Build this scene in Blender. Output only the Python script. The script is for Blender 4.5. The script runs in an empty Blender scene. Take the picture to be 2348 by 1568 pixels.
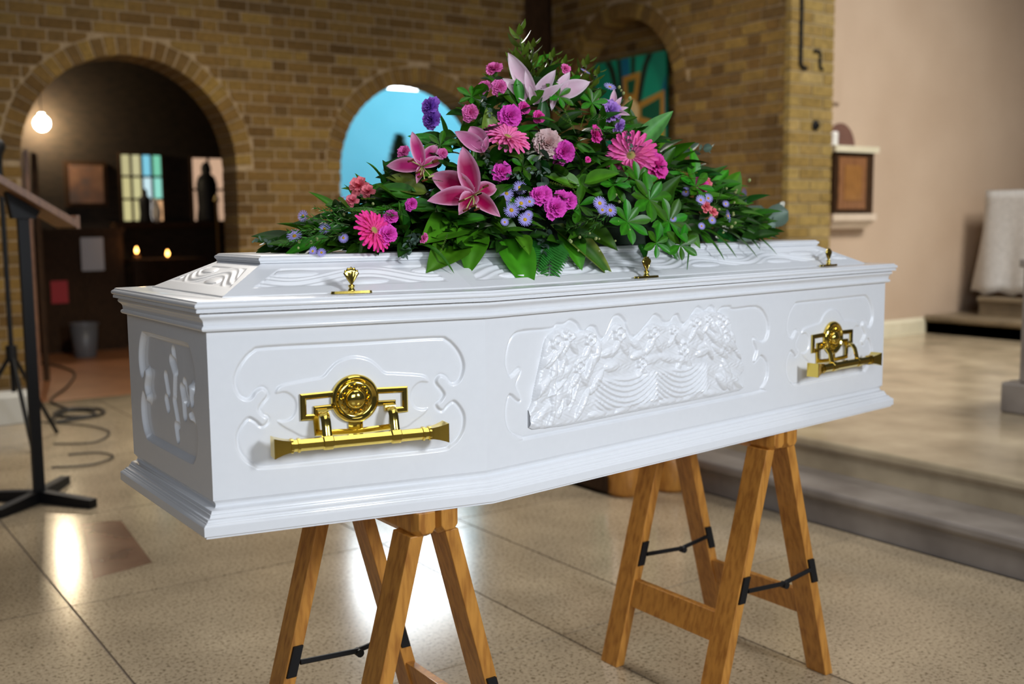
import bpy, bmesh, math, random
import numpy as np
from mathutils import Vector, Matrix
rnd = random.Random(7)
S = bpy.context.scene
COL = S.collection
ZB = 0.697            # underside of the coffin above the floor

# ------------------------------------------------------------------ camera
CAM = np.array([-0.5957, -1.9763, 1.2177]); FPX = 2449.9
PITCH, ROLL, YAW = 0.11229, -0.009515, 0.6097
_F = np.array([math.sin(YAW) * math.cos(PITCH), math.cos(YAW) * math.cos(PITCH), -math.sin(PITCH)])
_R = np.cross(_F, [0, 0, 1]); _R /= np.linalg.norm(_R); _U = np.cross(_R, _F)
_R, _U = _R * math.cos(ROLL) + _U * math.sin(ROLL), -_R * math.sin(ROLL) + _U * math.cos(ROLL)
cd = bpy.data.cameras.new('camera'); cam = bpy.data.objects.new('camera', cd); COL.objects.link(cam)
cam.matrix_world = Matrix(((_R[0], _U[0], -_F[0], CAM[0]), (_R[1], _U[1], -_F[1], CAM[1]), (_R[2], _U[2], -_F[2], CAM[2]), (0, 0, 0, 1)))
cd.sensor_width = 36; cd.lens = FPX / 2348 * 36; cd.clip_start = 0.05
cd.dof.use_dof = True; cd.dof.focus_distance = 2.1; cd.dof.aperture_fstop = 2.8
S.camera = cam

# ------------------------------------------------------------------ light
S.view_settings.view_transform = 'Standard'; S.view_settings.look = 'None'
S.view_settings.exposure = 0.0; S.view_settings.gamma = 1.0; S.view_settings.use_curve_mapping = False
w = bpy.data.worlds.new('world'); S.world = w; w.use_nodes = True
w.node_tree.nodes['Background'].inputs[0].default_value = (0.83, 0.86, 1.0, 1)
w.node_tree.nodes['Background'].inputs[1].default_value = 0.05
def area_light(name, loc, target, sx, sy, energy, col, spread=180):
    l = bpy.data.lights.new(name, 'AREA'); l.shape = 'RECTANGLE'; l.size = sx; l.size_y = sy
    l.energy = energy; l.color = col; l.spread = math.radians(spread)
    o = bpy.data.objects.new(name, l); COL.objects.link(o); o.location = loc
    o.rotation_euler = (Vector(target) - Vector(loc)).to_track_quat('-Z', 'Y').to_euler()
    return o
area_light('nave_window_light', (1.6, -5.7, 3.0), (0.95, 0.0, 0.75), 0.8, 1.1, 50, (0.85, 0.915, 1.0), 90)
area_light('aisle_window_light', (-1.9, -5.0, 2.7), (0.2, 0.0, 0.9), 2.4, 1.8, 95, (0.80, 0.89, 1.0))
area_light('overhead_fill_light', (1.0, -1.6, 5.6), (1.0, -1.0, 0), 3.0, 2.4, 22, (1.0, 0.97, 0.93), 120)  # added soft light from overhead, lifts floor and lid
area_light('floor_fill_light', (1.5, 5.3, 4.3), (1.3, 0.7, 0), 2.6, 0.9, 115, (1.0, 0.95, 0.88), 130)  # added light from behind the coffin to brighten the floor; no window here
area_light('sanctuary_fill_light', (6.0, -0.6, 4.6), (6.0, 2.2, 0.6), 1.6, 1.6, 87, (1.0, 0.95, 0.88), 100)  # added light that brightens the sanctuary wall and platform
def spot(name, loc, target, energy, col, ang, blend=1.0, size=.15):
    l = bpy.data.lights.new(name, 'SPOT'); l.energy = energy; l.color = col; l.spot_size = math.radians(ang); l.spot_blend = blend; l.shadow_soft_size = size
    o = bpy.data.objects.new(name, l); COL.objects.link(o); o.location = loc; o.rotation_euler = (Vector(target) - Vector(loc)).to_track_quat('-Z', 'Y').to_euler()
spot('wall_fill_spot', (1.7, 2.2, 4.0), (1.9, 5.6, 0.2), 300, (1.0, 0.86, 0.62), 66)  # added unseen spot, brightens the lower part of the back wall
spot('wall_fill_spot', (3.9, 2.0, 4.0), (4.6, 5.2, 0.3), 230, (1.0, 0.86, 0.62), 66)  # second added spot, towards the corner and right-hand wall

# ------------------------------------------------------------------ helpers
WO = {}               # world origin of every object with parts
def tag(o, label=None, cat=None, group=None, kind=None):
    if label: o['label'] = label
    if cat: o['category'] = cat
    if group: o['group'] = group
    if kind: o['kind'] = kind
    return o
def empty(name, loc, parent=None):
    o = bpy.data.objects.new(name, None); COL.objects.link(o); o.empty_display_size = 0.05
    WO[o] = np.array(loc, float)
    if parent: o.parent = parent; o.location = WO[o] - WO[parent]
    else: o.location = loc
    return o
def mk(name, V, F, mat, parent=None, smooth=False, origin=None, cols=None, uv=None):
    V = np.asarray(V, float).reshape(-1, 3)
    if origin is None:
        origin = WO[parent] if parent is not None else np.array([V[:, 0].mean(), V[:, 1].mean(), V[:, 2].min()])
    origin = np.array(origin, float)
    me = bpy.data.meshes.new(name); V = V - origin
    if isinstance(F, np.ndarray):
        n = len(F); k = F.shape[1]
        me.vertices.add(len(V)); me.vertices.foreach_set('co', V.astype(np.float32).ravel())
        me.loops.add(n * k); me.loops.foreach_set('vertex_index', F.astype(np.int32).ravel())
        me.polygons.add(n); me.polygons.foreach_set('loop_start', np.arange(0, n * k, k, dtype=np.int32))
        me.update(calc_edges=True); me.validate()
    else:
        me.from_pydata(V.tolist(), [], F)
    if smooth: me.polygons.foreach_set('use_smooth', [True] * len(me.polygons))
    if cols is not None:
        a = me.color_attributes.new('Col', 'FLOAT_COLOR', 'POINT')
        c = np.ones((len(V), 4), np.float32); c[:, :3] = cols; a.data.foreach_set('color', c.ravel())
    if mat: me.materials.append(mat)
    o = bpy.data.objects.new(name, me); COL.objects.link(o); WO[o] = origin
    if parent is not None: o.parent = parent; o.location = origin - WO[parent]
    else: o.location = origin
    return o
def inst(name, me, parent, loc, rot=None, scale=None):
    o = bpy.data.objects.new(name, me); COL.objects.link(o); WO[o] = np.array(loc, float)
    if parent is not None: o.parent = parent; o.location = WO[o] - WO[parent]
    else: o.location = loc
    if rot is not None: o.rotation_mode = 'QUATERNION'; o.rotation_quaternion = rot
    if scale is not None: o.scale = scale
    return o
class MB:
    """collects simple solids into one mesh"""
    def __init__(s): s.v = []; s.f = []
    def add(s, V, F):
        b = len(s.v); s.v += [tuple(map(float, p)) for p in V]; s.f += [[i + b for i in f] for f in F]; return s
    def box(s, a, b):
        (x0, y0, z0), (x1, y1, z1) = a, b
        return s.add([(x0, y0, z0), (x1, y0, z0), (x1, y1, z0), (x0, y1, z0), (x0, y0, z1), (x1, y0, z1), (x1, y1, z1), (x0, y1, z1)],
                     [(0, 3, 2, 1), (4, 5, 6, 7), (0, 1, 5, 4), (1, 2, 6, 5), (2, 3, 7, 6), (3, 0, 4, 7)])
    def prism(s, bot, top):
        n = len(bot)
        return s.add(list(bot) + list(top), [tuple(range(n))[::-1], tuple(range(n, 2 * n))] + [(i, (i + 1) % n, n + (i + 1) % n, n + i) for i in range(n)])
    def tube(s, pts, r, n=8, cap=True):
        pts = [np.array(p, float) for p in pts]; rs = r if hasattr(r, '__len__') else [r] * len(pts)
        V = []; prev = None
        for i, p in enumerate(pts):
            t = pts[min(i + 1, len(pts) - 1)] - pts[max(i - 1, 0)]; t = t / (np.linalg.norm(t) + 1e-12)
            if prev is None:
                a = np.cross(t, [0, 0, 1] if abs(t[2]) < .9 else [1, 0, 0])
            else: a = prev - t * (prev @ t)
            a = a / (np.linalg.norm(a) + 1e-12); prev = a; b = np.cross(t, a)
            for k in range(n):
                th = 2 * math.pi * (k + .5) / n
                V.append(p + rs[i] * (a * math.cos(th) + b * math.sin(th)))
        F = []
        for i in range(len(pts) - 1):
            for k in range(n): F.append((i * n + k, i * n + (k + 1) % n, (i + 1) * n + (k + 1) % n, (i + 1) * n + k))
        if cap: F += [tuple(range(n))[::-1], tuple(range((len(pts) - 1) * n, len(pts) * n))]
        return s.add(V, F)
    def lathe(s, prof, c=(0, 0, 0), n=24, ax=(0, 0, 1)):
        ax = np.array(ax, float); a = np.cross(ax, [1, 0, 0] if abs(ax[0]) < .9 else [0, 1, 0]); a /= np.linalg.norm(a); b = np.cross(ax, a)
        V = []; c = np.array(c, float)
        for r, h in prof:
            for k in range(n):
                th = 2 * math.pi * k / n; V.append(c + ax * h + r * (a * math.cos(th) + b * math.sin(th)))
        F = [(i * n + k, i * n + (k + 1) % n, (i + 1) * n + (k + 1) % n, (i + 1) * n + k) for i in range(len(prof) - 1) for k in range(n)]
        F += [tuple(range(n))[::-1], tuple(range((len(prof) - 1) * n, len(prof) * n))]
        return s.add(V, F)
    def map(s, fn): s.v = [tuple(fn(p)) for p in s.v]; return s
    def build(s, name, mat, parent=None, smooth=False, origin=None, bevel=0):
        o = mk(name, s.v, s.f, mat, parent, smooth, origin)
        if bevel:
            m = o.modifiers.new('bevel', 'BEVEL'); m.width = bevel; m.segments = 2; m.limit_method = 'ANGLE'
        return o
def autosmooth(o, deg=35):
    me = o.data; bm = bmesh.new(); bm.from_mesh(me)
    for f in bm.faces: f.smooth = True
    for e in bm.edges:
        if len(e.link_faces) == 2 and e.calc_face_angle(0) > math.radians(deg): e.smooth = False
    bm.to_mesh(me); bm.free(); return o

# ------------------------------------------------------------------ materials
def mat(name, col, rough=.5, metal=0, spec=.5, coat=0, sub=0, emit=None, estr=0, trans=0):
    m = bpy.data.materials.new(name); m.use_nodes = True; b = m.node_tree.nodes['Principled BSDF']
    b.inputs['Base Color'].default_value = (*col, 1); b.inputs['Roughness'].default_value = rough
    b.inputs['Metallic'].default_value = metal; b.inputs['Specular IOR Level'].default_value = spec
    b.inputs['Coat Weight'].default_value = coat; b.inputs['Coat Roughness'].default_value = .08
    b.inputs['Transmission Weight'].default_value = trans
    if emit: b.inputs['Emission Color'].default_value = (*emit, 1); b.inputs['Emission Strength'].default_value = estr
    return m
def nodes(m): return m.node_tree.nodes, m.node_tree.links, m.node_tree.nodes['Principled BSDF']
def ramp(N, stops):
    r = N.new('ShaderNodeValToRGB'); e = r.color_ramp.elements
    e[0].position, e[0].color = stops[0][0], (*stops[0][1], 1); e[1].position, e[1].color = stops[-1][0], (*stops[-1][1], 1)
    for p, c in stops[1:-1]: k = e.new(p); k.color = (*c, 1)
    return r
def noisy(m, scale, stops, coord='Object', stretch=(1, 1, 1), bump=0, detail=4, rough=None):
    """procedural colour from stretched noise (+ optional fine relief)"""
    N, Lk, b = nodes(m)
    tc = N.new('ShaderNodeTexCoord'); mp = N.new('ShaderNodeMapping'); mp.inputs['Scale'].default_value = stretch
    n = N.new('ShaderNodeTexNoise'); n.inputs['Scale'].default_value = scale; n.inputs['Detail'].default_value = detail
    Lk.new(tc.outputs[coord], mp.inputs[0]); Lk.new(mp.outputs[0], n.inputs['Vector'])
    r = ramp(N, stops); Lk.new(n.outputs['Fac'], r.inputs[0]); Lk.new(r.outputs[0], b.inputs['Base Color'])
    if bump:
        bp = N.new('ShaderNodeBump'); bp.inputs['Strength'].default_value = bump; bp.inputs['Distance'].default_value = .002
        Lk.new(n.outputs['Fac'], bp.inputs['Height']); Lk.new(bp.outputs[0], b.inputs['Normal'])
    return m
M = {}
M['white'] = noisy(mat('white_paint', (.8, .8, .82), .32, coat=.6), 60, [(.3, (.845, .85, .865)), (.7, (.86, .865, .88))])
M['gold'] = mat('polished_brass', (.80, .60, .13), .11, metal=1)
M['goldpale'] = mat('pale_brass', (.83, .70, .36), .2, metal=1)
def wood(name, dark, light, rough=.4, axis=(6, 6, 1), scale=14):
    return noisy(mat(name, light, rough, coat=.15), scale, [(.3, dark), (.55, light), (.75, tuple(min(1, c * 1.12) for c in light))], 'Object', axis, bump=.15)
M['pine'] = wood('varnished_pine', (.36, .135, .020), (.56, .245, .042))
M['black'] = mat('black_steel', (.007, .007, .008), .55, spec=.3)
M['lace'] = noisy(mat('lining_fabric', (.75, .75, .78), .8), 200, [(.3, (.6, .6, .63)), (.7, (.85, .85, .87))])
M['dark'] = mat('gap_shade', (.03, .03, .035), .9)
# ------------------------------------------------------------------ coffin (local: x head->foot, -y = near side, z from its underside)
CA, CB, CC, CS, CL = .2354, .33, .1419, .4942, 1.95
def outline(e):
    P = np.array([(0, CA), (0, -CA), (CS, -CB), (CL, -CC), (CL, CC), (CS, CB)], float); out = []
    for i in range(6):
        p0, p1, p2 = P[i - 1], P[i], P[(i + 1) % 6]
        d1 = (p1 - p0) / np.linalg.norm(p1 - p0); d2 = (p2 - p1) / np.linalg.norm(p2 - p1)
        n1, n2 = np.array([d1[1], -d1[0]]), np.array([d2[1], -d2[0]])
        out.append(p1 + e * (n1 + n2) / (1 + n1 @ n2))
    return np.array(out)
coffin = empty('coffin', (0, 0, ZB))
tag(coffin, 'white moulded coffin with gold handles resting on two wooden trestles', 'coffin')
def loft(name, prof, mt, parent, capb=False, capt=False, polys=None):
    V = []
    for i, (e, z) in enumerate(prof):
        P = outline(e) if polys is None else polys[i]
        V += [(x, y, ZB + z) for x, y in P]
    F = [(i * 6 + k, i * 6 + (k + 1) % 6, (i + 1) * 6 + (k + 1) % 6, (i + 1) * 6 + k) for i in range(len(prof) - 1) for k in range(6)]
    if capb: F.append((5, 4, 3, 2, 1, 0))
    if capt: n = (len(prof) - 1) * 6; F.append(tuple(range(n, n + 6)))
    return autosmooth(mk(name, V, F, mt, parent), 28)
def arc(c, r, a0, a1, n=6, ry=None):
    return [(c[0] + r * math.cos(math.radians(a0 + (a1 - a0) * i / n)), c[1] + (ry or r) * math.sin(math.radians(a0 + (a1 - a0) * i / n))) for i in range(n + 1)]
base = [(.016, -.0045), (.0195, -.0045), (.0195, -.0012), (.0165, -.0010), (.0165, 0), (.0235, 0), (.0239, .0006), (.0239, .0160), (.0228, .0178)] + \
       [(.0205, .0195), (.0185, .0205), (.0180, .0218)] + [(.0155, .0232), (.0150, .0246)] + arc((.0150, .0330), .0070, 260, 180, 5) + [(.0065, .0335), (.0060, .0352)] + \
       arc((.0010, .0352), .0046, 10, 80, 3) + [(-.0010, .0405), (-.0040, .0425), (-.0055, .0455), (-.0050, .0490), (-.0020, .0530), (0, .0548)]
loft('base_moulding', base, M['white'], coffin, capb=True)
corn = [(0, .3427), (.004, .3431), (.0080, .3440)] + arc((.0060, .3480), .0042, -60, 60, 5) + [(.0060, .3530), (.0062, .3555)] + \
       arc((.0165, .3570), .0100, 190, 120, 5) + [(.0128, .3672)] + arc((.0095, .3700), .0045, -20, 90, 5) + [(-.004, .3745)]
loft('cornice', corn, M['white'], coffin)
# --- scalar fields on a panel
def sdpoly(U, V, poly):
    poly = np.array(poly, float); d = np.full(U.shape, 1e9); ins = np.zeros(U.shape, bool)
    for i in range(len(poly)):
        a, b = poly[i - 1], poly[i]; e = b - a; L2 = e @ e + 1e-15
        t = np.clip(((U - a[0]) * e[0] + (V - a[1]) * e[1]) / L2, 0, 1)
        d = np.minimum(d, (U - a[0] - t * e[0]) ** 2 + (V - a[1] - t * e[1]) ** 2)
        if abs(e[1]) > 1e-12:
            c = ((a[1] > V) != (b[1] > V)) & (U < (b[0] - a[0]) * (V - a[1]) / (b[1] - a[1]) + a[0]); ins ^= c
    d = np.sqrt(d); return np.where(ins, -d, d)
def spline(pts, n=5, closed=True):
    P = np.array(pts, float); out = []; N = len(P)
    for i in range(N if closed else N - 1):
        if closed: p0, p1, p2, p3 = P[i - 1], P[i], P[(i + 1) % N], P[(i + 2) % N]
        else: p0, p1, p2, p3 = P[max(i - 1, 0)], P[i], P[i + 1], P[min(i + 2, N - 1)]
        for k in range(n):
            t = k / n
            out.append(.5 * (2 * p1 + (p2 - p0) * t + (2 * p0 - 5 * p1 + 4 * p2 - p3) * t * t + (3 * p1 - p0 - 3 * p2 + p3) * t ** 3))
    if not closed: out.append(P[-1])
    return np.array(out)
def sst(x): x = np.clip(x, 0, 1); return x * x * (3 - 2 * x)
def dseg(U, V, pts):
    d = np.full(U.shape, 1e9)
    for a, b in zip(pts[:-1], pts[1:]):
        a = np.array(a); e = np.array(b) - a; t = np.clip(((U - a[0]) * e[0] + (V - a[1]) * e[1]) / (e @ e + 1e-15), 0, 1)
        d = np.minimum(d, (U - a[0] - t * e[0]) ** 2 + (V - a[1] - t * e[1]) ** 2)
    return np.sqrt(d)
def recess(s, depth=.0045, w=.006): return -depth * sst(-s / w) - .0022 * np.exp(-((s + .0045) / .0028) ** 2)
def grid_faces(nx, nz, mask=None):
    i, j = np.meshgrid(np.arange(nx), np.arange(nz), indexing='ij'); a = i * (nz + 1) + j
    F = np.stack([a, a + nz + 1, a + nz + 2, a + 1], -1).reshape(-1, 4)
    return F if mask is None else F[mask.reshape(-1)]
def side_panel(name, p0, p1, hf, res=.0013, z0=.0548, z1=.3427):
    p0, p1 = np.array(p0), np.array(p1); ln = np.linalg.norm(p1 - p0); t = (p1 - p0) / ln; n = np.array([t[1], -t[0]])
    nx, nz = max(1, int(ln / res)), max(1, int((z1 - z0) / res)) if res < .1 else 1
    U, Z = np.meshgrid(np.linspace(0, ln, nx + 1), np.linspace(z0, z1, nz + 1), indexing='ij'); H = hf(U, Z)
    X = np.stack([p0[0] + t[0] * U + n[0] * H, p0[1] + t[1] * U + n[1] * H, Z + ZB], -1).reshape(-1, 3)
    return mk(name, X, grid_faces(nx, nz), M['white'], coffin, smooth=res < .1)
H6 = outline(0)
# half of the scrolled frame, mirrored about its centre line (u, v)
half = [(.0, .3152), (.151, .3156), (.178, .3104), (.198, .2913), (.209, .2703), (.2113, .2508), (.2036, .2298), (.1898, .2212), (.1785, .2241), (.1708, .2343), (.1619, .2381), (.1573, .2299), (.1671, .2174),
        (.1725, .2051), (.1644, .192), (.1571, .1872), (.1642, .1802), (.1723, .1881), (.1871, .196), (.2006, .1848), (.2107, .1645), (.2091, .1386), (.1973, .1179), (.1811, .1064), (.156, .1000), (.0, .0995)]
def scroll(c, k=1): return spline([(c + k * u, v) for u, v in half] + [(c - k * u, v) for u, v in half[::-1]][1:-1], 4)
inh = [(0, .2880), (.028, .2813), (.045, .2685), (.0576, .2560), (.079, .2530), (.124, .2470), (.138, .2400), (.140, .2290), (.122, .2295), (.1085, .2175), (.107, .2020), (.114, .1880), (.128, .1835), (.139, .1840), (.134, .1740), (.112, .1590), (.085, .1470), (0, .1440)]
def inner(c): return spline([(c + u, v) for u, v in inh] + [(c - u, v) for u, v in inh[::-1]][1:-1], 4)
def handle_panel(c):
    po, pi = scroll(c), inner(c)
    def h(U, Z):
        H = np.zeros(U.shape); m = np.abs(U - c) < .23; u, z = U[m], Z[m]
        H[m] = recess(sdpoly(u, z, po)) + .003 * sst(-sdpoly(u, z, pi) / .005); return H
    return h
side_panel('side_panel', H6[1], H6[2], handle_panel(.2513))
midp = spline([(.0478, .252), (.0532, .285), (.068, .308), (.0962, .3158), (.171, .3151), (.1864, .3223), (.2082, .3219), (.2272, .3284), (.2495, .3179), (.2624, .3011), (.282, .311), (.3018, .3073), (.3152, .2879), (.3253, .286), (.349, .3225), (.3731, .3279), (.3941, .3124), (.3977, .3004), (.4191, .2786), (.4587, .3032), (.4843, .3219), (.5068, .3144), (.5182, .3039), (.5372, .3038), (.5486, .3141), (.5679, .3153), (.5877, .2941), (.627, .3265), (.6472, .3266), (.6596, .3195), (.68, .3284), (.6967, .3223), (.7012, .3092), (.7219, .3221), (.7604, .3224), (.7736, .3164), (.8627, .3163), (.9003, .2951), (.9176, .2627), (.9088, .2308), (.8846, .2218), (.856, .2325), (.8704, .2067), (.8600, .1811), (.8845, .1959), (.9132, .1755), (.9143, .1368), (.8916, .1118), (.8458, .1000), (.1275, .0985), (.091, .1014), (.0556, .1217), (.0461, .1607), (.0591, .1966), (.0868, .1802), (.0730, .2090), (.0868, .2354), (.0619, .2228)], 3)
fh = handle_panel(1.2000)
def longh(U, Z):
    H = fh(U, Z); m = (U > .03) & (U < .94); H[m] += recess(sdpoly(U[m], Z[m], midp)); return H
side_panel('side_panel', H6[2], H6[3], longh)
strokes = [((.2609, .290), (.272, .2559)), ((.245, .2721), (.262, .2533)), ((.2663, .250), (.2583, .2098)), ((.2546, .1968), (.272, .1569)), ((.258, .1486), (.2645, .1303)), ((.2083, .2376), (.2195, .2105)), ((.2055, .193), (.213, .1799)), ((.318, .2369), (.330, .2072)), ((.3004, .2255), (.3093, .2036)), ((.3091, .2017), (.3116, .1792)), ((.3828, .2366), (.382, .2151)), ((.3728, .1882), (.3801, .1805))]
hc = CA
def headh(U, Z):
    k = .168 / .2113
    H = recess(sdpoly(U, Z, scroll(hc, k)), .0095, .011)
    for a, b in strokes:
        d = dseg(U, Z, (a, b)); H -= .0085 * np.clip(1 - (d / .0115) ** 2, 0, 1)
    return H
side_panel('end_panel', H6[0], H6[1], headh)
flat = lambda U, Z: U * 0
for i, j in ((3, 4), (4, 5), (5, 0)): side_panel('end_panel' if i == 3 else 'side_panel', H6[i], H6[j], flat, res=9)
# --- carved relief: generic rosettes, leaves and drapery swags
def relief():
    p0, p1 = H6[2], H6[3]; t = (p1 - p0) / np.linalg.norm(p1 - p0); n = np.array([t[1], -t[0]])
    pol = spline([(.1195, .116), (.119, .17), (.1444, .2538), (.158, .292), (.19, .308), (.2158, .3096), (.2412, .2965), (.265, .302), (.2933, .2945), (.318, .274), (.345, .300), (.3608, .3082), (.3852, .2984), (.41, .2669), (.455, .292), (.4787, .2999), (.507, .293), (.53, .290), (.5505, .2947), (.58, .283), (.605, .303), (.621, .3098), (.665, .314), (.7114, .309), (.7545, .2907), (.7639, .2587), (.7915, .2037), (.8146, .1669), (.7842, .1407), (.7982, .1155), (.46, .113)], 3)
    u0, u1, v0, v1, r = .11, .825, .105, .322, .0014
    nx, nz = int((u1 - u0) / r), int((v1 - v0) / r)
    U, Z = np.meshgrid(np.linspace(u0, u1, nx + 1), np.linspace(v0, v1, nz + 1), indexing='ij'); s = sdpoly(U, Z, pol)
    H = .0035 + .002 * np.sin(U * 41 + 3 * np.sin(Z * 37)) * np.cos(Z * 53 + U * 11)
    def boss(u, v, a, b, h, rot=0, rose=False):
        nonlocal H
        c, q = math.cos(rot), math.sin(rot); x = ((U - u) * c + (Z - v) * q) / a; y = (-(U - u) * q + (Z - v) * c) / b
        e = h * np.sqrt(np.clip(1 - x * x - y * y, 0, 1))
        if rose: th = np.arctan2(y, x); rr = np.sqrt(x * x + y * y); e = h * np.sqrt(np.clip(1 - rr * rr * (1.15 + .35 * np.cos(6 * th)), 0, 1)) * (.72 + .28 * np.cos(rr * 9))
        H = np.where(e > 0, np.maximum(H, .3 * H + e), H)
    R = random.Random(5)
    for u, v, a in [(.182, .285, .021), (.217, .296, .017), (.277, .283, .019), (.366, .287, .020), (.476, .281, .019), (.545, .281, .015), (.622, .294, .018), (.667, .298, .014), (.722, .290, .020), (.728, .250, .017), (.437, .218, .016), (.578, .236, .020), (.245, .228, .017)]:
        boss(u, v, a * 1.1, a * 1.1, .0115, 0, True); boss(u - .6 * a, v - 1.5 * a, a * 1.3, a * .5, .0085, .9); boss(u + .7 * a, v - 1.5 * a, a * 1.3, a * .5, .0085, -.9)
    for k in range(46):   # leaf-like lobes flowing down both flanks
        left = k % 2; u = R.uniform(.13, .30) if left else R.uniform(.67, .79); v = R.uniform(.125, .27)
        if not left and u > .76 and v > .22: continue
        boss(u, v, R.uniform(.02, .045), R.uniform(.006, .012), R.uniform(.007, .012), (1.05 if left else -.9) + R.uniform(-.5, .5))
    for k in range(9): boss(R.uniform(.33, .65), R.uniform(.205, .262), R.uniform(.018, .035), R.uniform(.008, .013), R.uniform(.006, .010), R.uniform(-.8, .8))
    for k in range(6): boss(.30 + k * .075, .124, .030, .009, .007, R.uniform(-.2, .2))
    for uc, wd in ((.39, .105), (.575, .095)):   # two hanging swags
        x = (U - uc) / wd; f = Z - .150 - .045 * x * x; env = sst((1.05 - np.abs(x)) * 4) * sst((.200 - Z) / .012) * sst((Z - .126) / .01)
        H = H * (1 - .8 * env) + env * (.0055 + .0022 * np.sin(f * 2 * math.pi / .0115) + .002 * (1 - x * x))
    H += .0006 * np.sin(U * 310 + 4 * np.sin(Z * 190)) * np.sin(Z * 270 + U * 90)
    H = (np.clip(H, 0, .016) + .004) * np.clip(-s / .0065, 0, 1) ** .7 - .0065 * (s > 0)
    X = np.stack([p0[0] + t[0] * U + n[0] * (H - .0035), p0[1] + t[1] * U + n[1] * (H - .0035), Z + ZB], -1).reshape(-1, 3)
    c = s[:-1, :-1] < .0015
    o = mk('carved_relief', X, grid_faces(nx, nz, c), M['white'], coffin, smooth=True); o['label'] = 'white carved relief of rosettes, leaves and drapery swags'
relief()
# --- lid
lid = empty('lid', (0, 0, ZB + .3745), coffin)
rim = [(.012, .3752), (.0190, .3755), (.0212, .3760), (.0212, .3806), (.0198, .3812), (.0198, .3822)] + arc((.0195, .3868), .0047, -80, 62, 7) + [(.0190, .3922), (.0178, .3948), (.0150, .3956), (-.0420, .3962), (-.0430, .3975), (-.0454, .3988)]
loft('lid_rim', rim, M['white'], lid, capb=True)
def plate_poly(e):
    P = outline(-.1435 + e); P[3] = (1.762 + e, -.064 - e); P[4] = (1.762 + e, .064 + e); return P
pl = [(-.006, .4488), (-.003, .4490), (-.0028, .4520), (-.001, .4526)] + arc((-.003, .4562), .0034, -70, 60, 6) + [(-.004, .4608), (-.0055, .4626), (-.0085, .4634)]
loft('top_plate', pl, M['white'], lid, capb=True, capt=True, polys=[plate_poly(e) for e, z in pl])
Bp, Tp = outline(-.0454), plate_poly(-.007)
def slope(i, j, hf=None, res=.0016):
    b0, b1, t0, t1 = [np.array((*p, z)) for p, z in ((Bp[i], .3988), (Bp[j], .3988), (Tp[i], .4492), (Tp[j], .4492))]
    ln = (np.linalg.norm(b1 - b0) + np.linalg.norm(t1 - t0)) / 2; ht = np.linalg.norm((t0 + t1 - b0 - b1) / 2)
    nx, nt = (int(ln / res), int(.105 / res)) if hf else (1, 1)
    s, t = np.meshgrid(np.linspace(0, 1, nx + 1), np.linspace(0, 1, nt + 1), indexing='ij')
    X = ((b0 * (1 - s[..., None]) + b1 * s[..., None]) * (1 - t[..., None]) + (t0 * (1 - s[..., None]) + t1 * s[..., None]) * t[..., None])
    n = np.cross(b1 - b0, t0 - b0); n /= np.linalg.norm(n)
    if n[2] < 0: n = -n
    if hf: X = X + n * hf((s - .5) * (np.linalg.norm(b1 - b0) * (1 - t) + np.linalg.norm(t1 - t0) * t), t * .105, np.linalg.norm(b1 - b0), np.linalg.norm(t1 - t0))[..., None]
    X[..., 2] += ZB
    return mk('lid_slope', X.reshape(-1, 3), grid_faces(nx, nt), M['white'], lid, smooth=bool(hf))
def vine(mar, ph, lam, lo=.022, hi=.086, amp=1):
    def h(x, y, lb, lt):
        a = mar
        xb, xt = lb / 2 - a, lt / 2 - a + .01
        pol = [(-xb, lo), (xb, lo), (xt, hi), (-xt, hi)]
        s = sdpoly(x, y, pol); H = -.0030 * sst(-s / .005)
        ins = sst(-s / .006); mid = (lo + hi) / 2
        c = mid + .017 * np.sin(2 * math.pi * x / lam + ph); sl = np.sqrt(1 + (.017 * 2 * math.pi / lam * np.cos(2 * math.pi * x / lam + ph)) ** 2)
        d = (y - c) / sl
        H += ins * (.0045 * np.exp(-(d / .0045) ** 2) + .0028 * np.exp(-((d - .013) / .003) ** 2) + .0028 * np.exp(-((d + .013) / .003) ** 2))
        k0 = int(lb / lam) + 2
        for k in range(-k0, k0 + 1):   # striped leaves tucked in each bend
            for sg in (-1, 1):
                xc = (k + (.25 if sg < 0 else .75) - ph / (2 * math.pi)) * lam; yc = mid + sg * -.017 * -1 * -1 if False else mid + (-.016 if sg < 0 else .016)
                q = ((x - xc) / (.17 * lam)) ** 2 + ((y - yc) / .0105) ** 2
                H = np.where((q < 1) & (s < -.004), -.003 + .0052 * np.sqrt(np.clip(1 - q, 0, 1)) + .0006 * np.sin(y * 2 * math.pi / .0042), H)
        return H * amp
    return h
slope(0, 1, vine(.03, .4, .21, amp=.28)); slope(1, 2, vine(.045, 1.1, .27)); slope(2, 3, vine(.04, .2, .30))
slope(3, 4); slope(4, 5); slope(5, 0)
# --- gathered lining between lid and body; dark strip paints the gap's shade
gp = [(.004, .3740), (.004, .3762)]
loft('slot', gp, M['dark'], coffin)
for i, j in ((0, 1), (1, 2), (2, 3)):
    a, b = outline(.0105)[i], outline(.0105)[j]; n = 260 if i else 60; V = []; F = []
    R = random.Random(i + 3)
    for k in range(n + 1):
        p = a + (b - a) * k / n; nn = np.array([b[1] - a[1], a[0] - b[0]]) / np.linalg.norm(b - a)
        jt = R.uniform(-.003, .004); V += [(*(p + nn * jt * .6), ZB + .3735 + R.uniform(0, .001)), (*(p + nn * jt), ZB + .3755 + R.uniform(-.0016, .0014))]
        if k: m = 2 * k; F.append((m - 2, m, m + 1, m - 1))
    mk('lining_frill', V, F, M['lace'], coffin)
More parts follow.
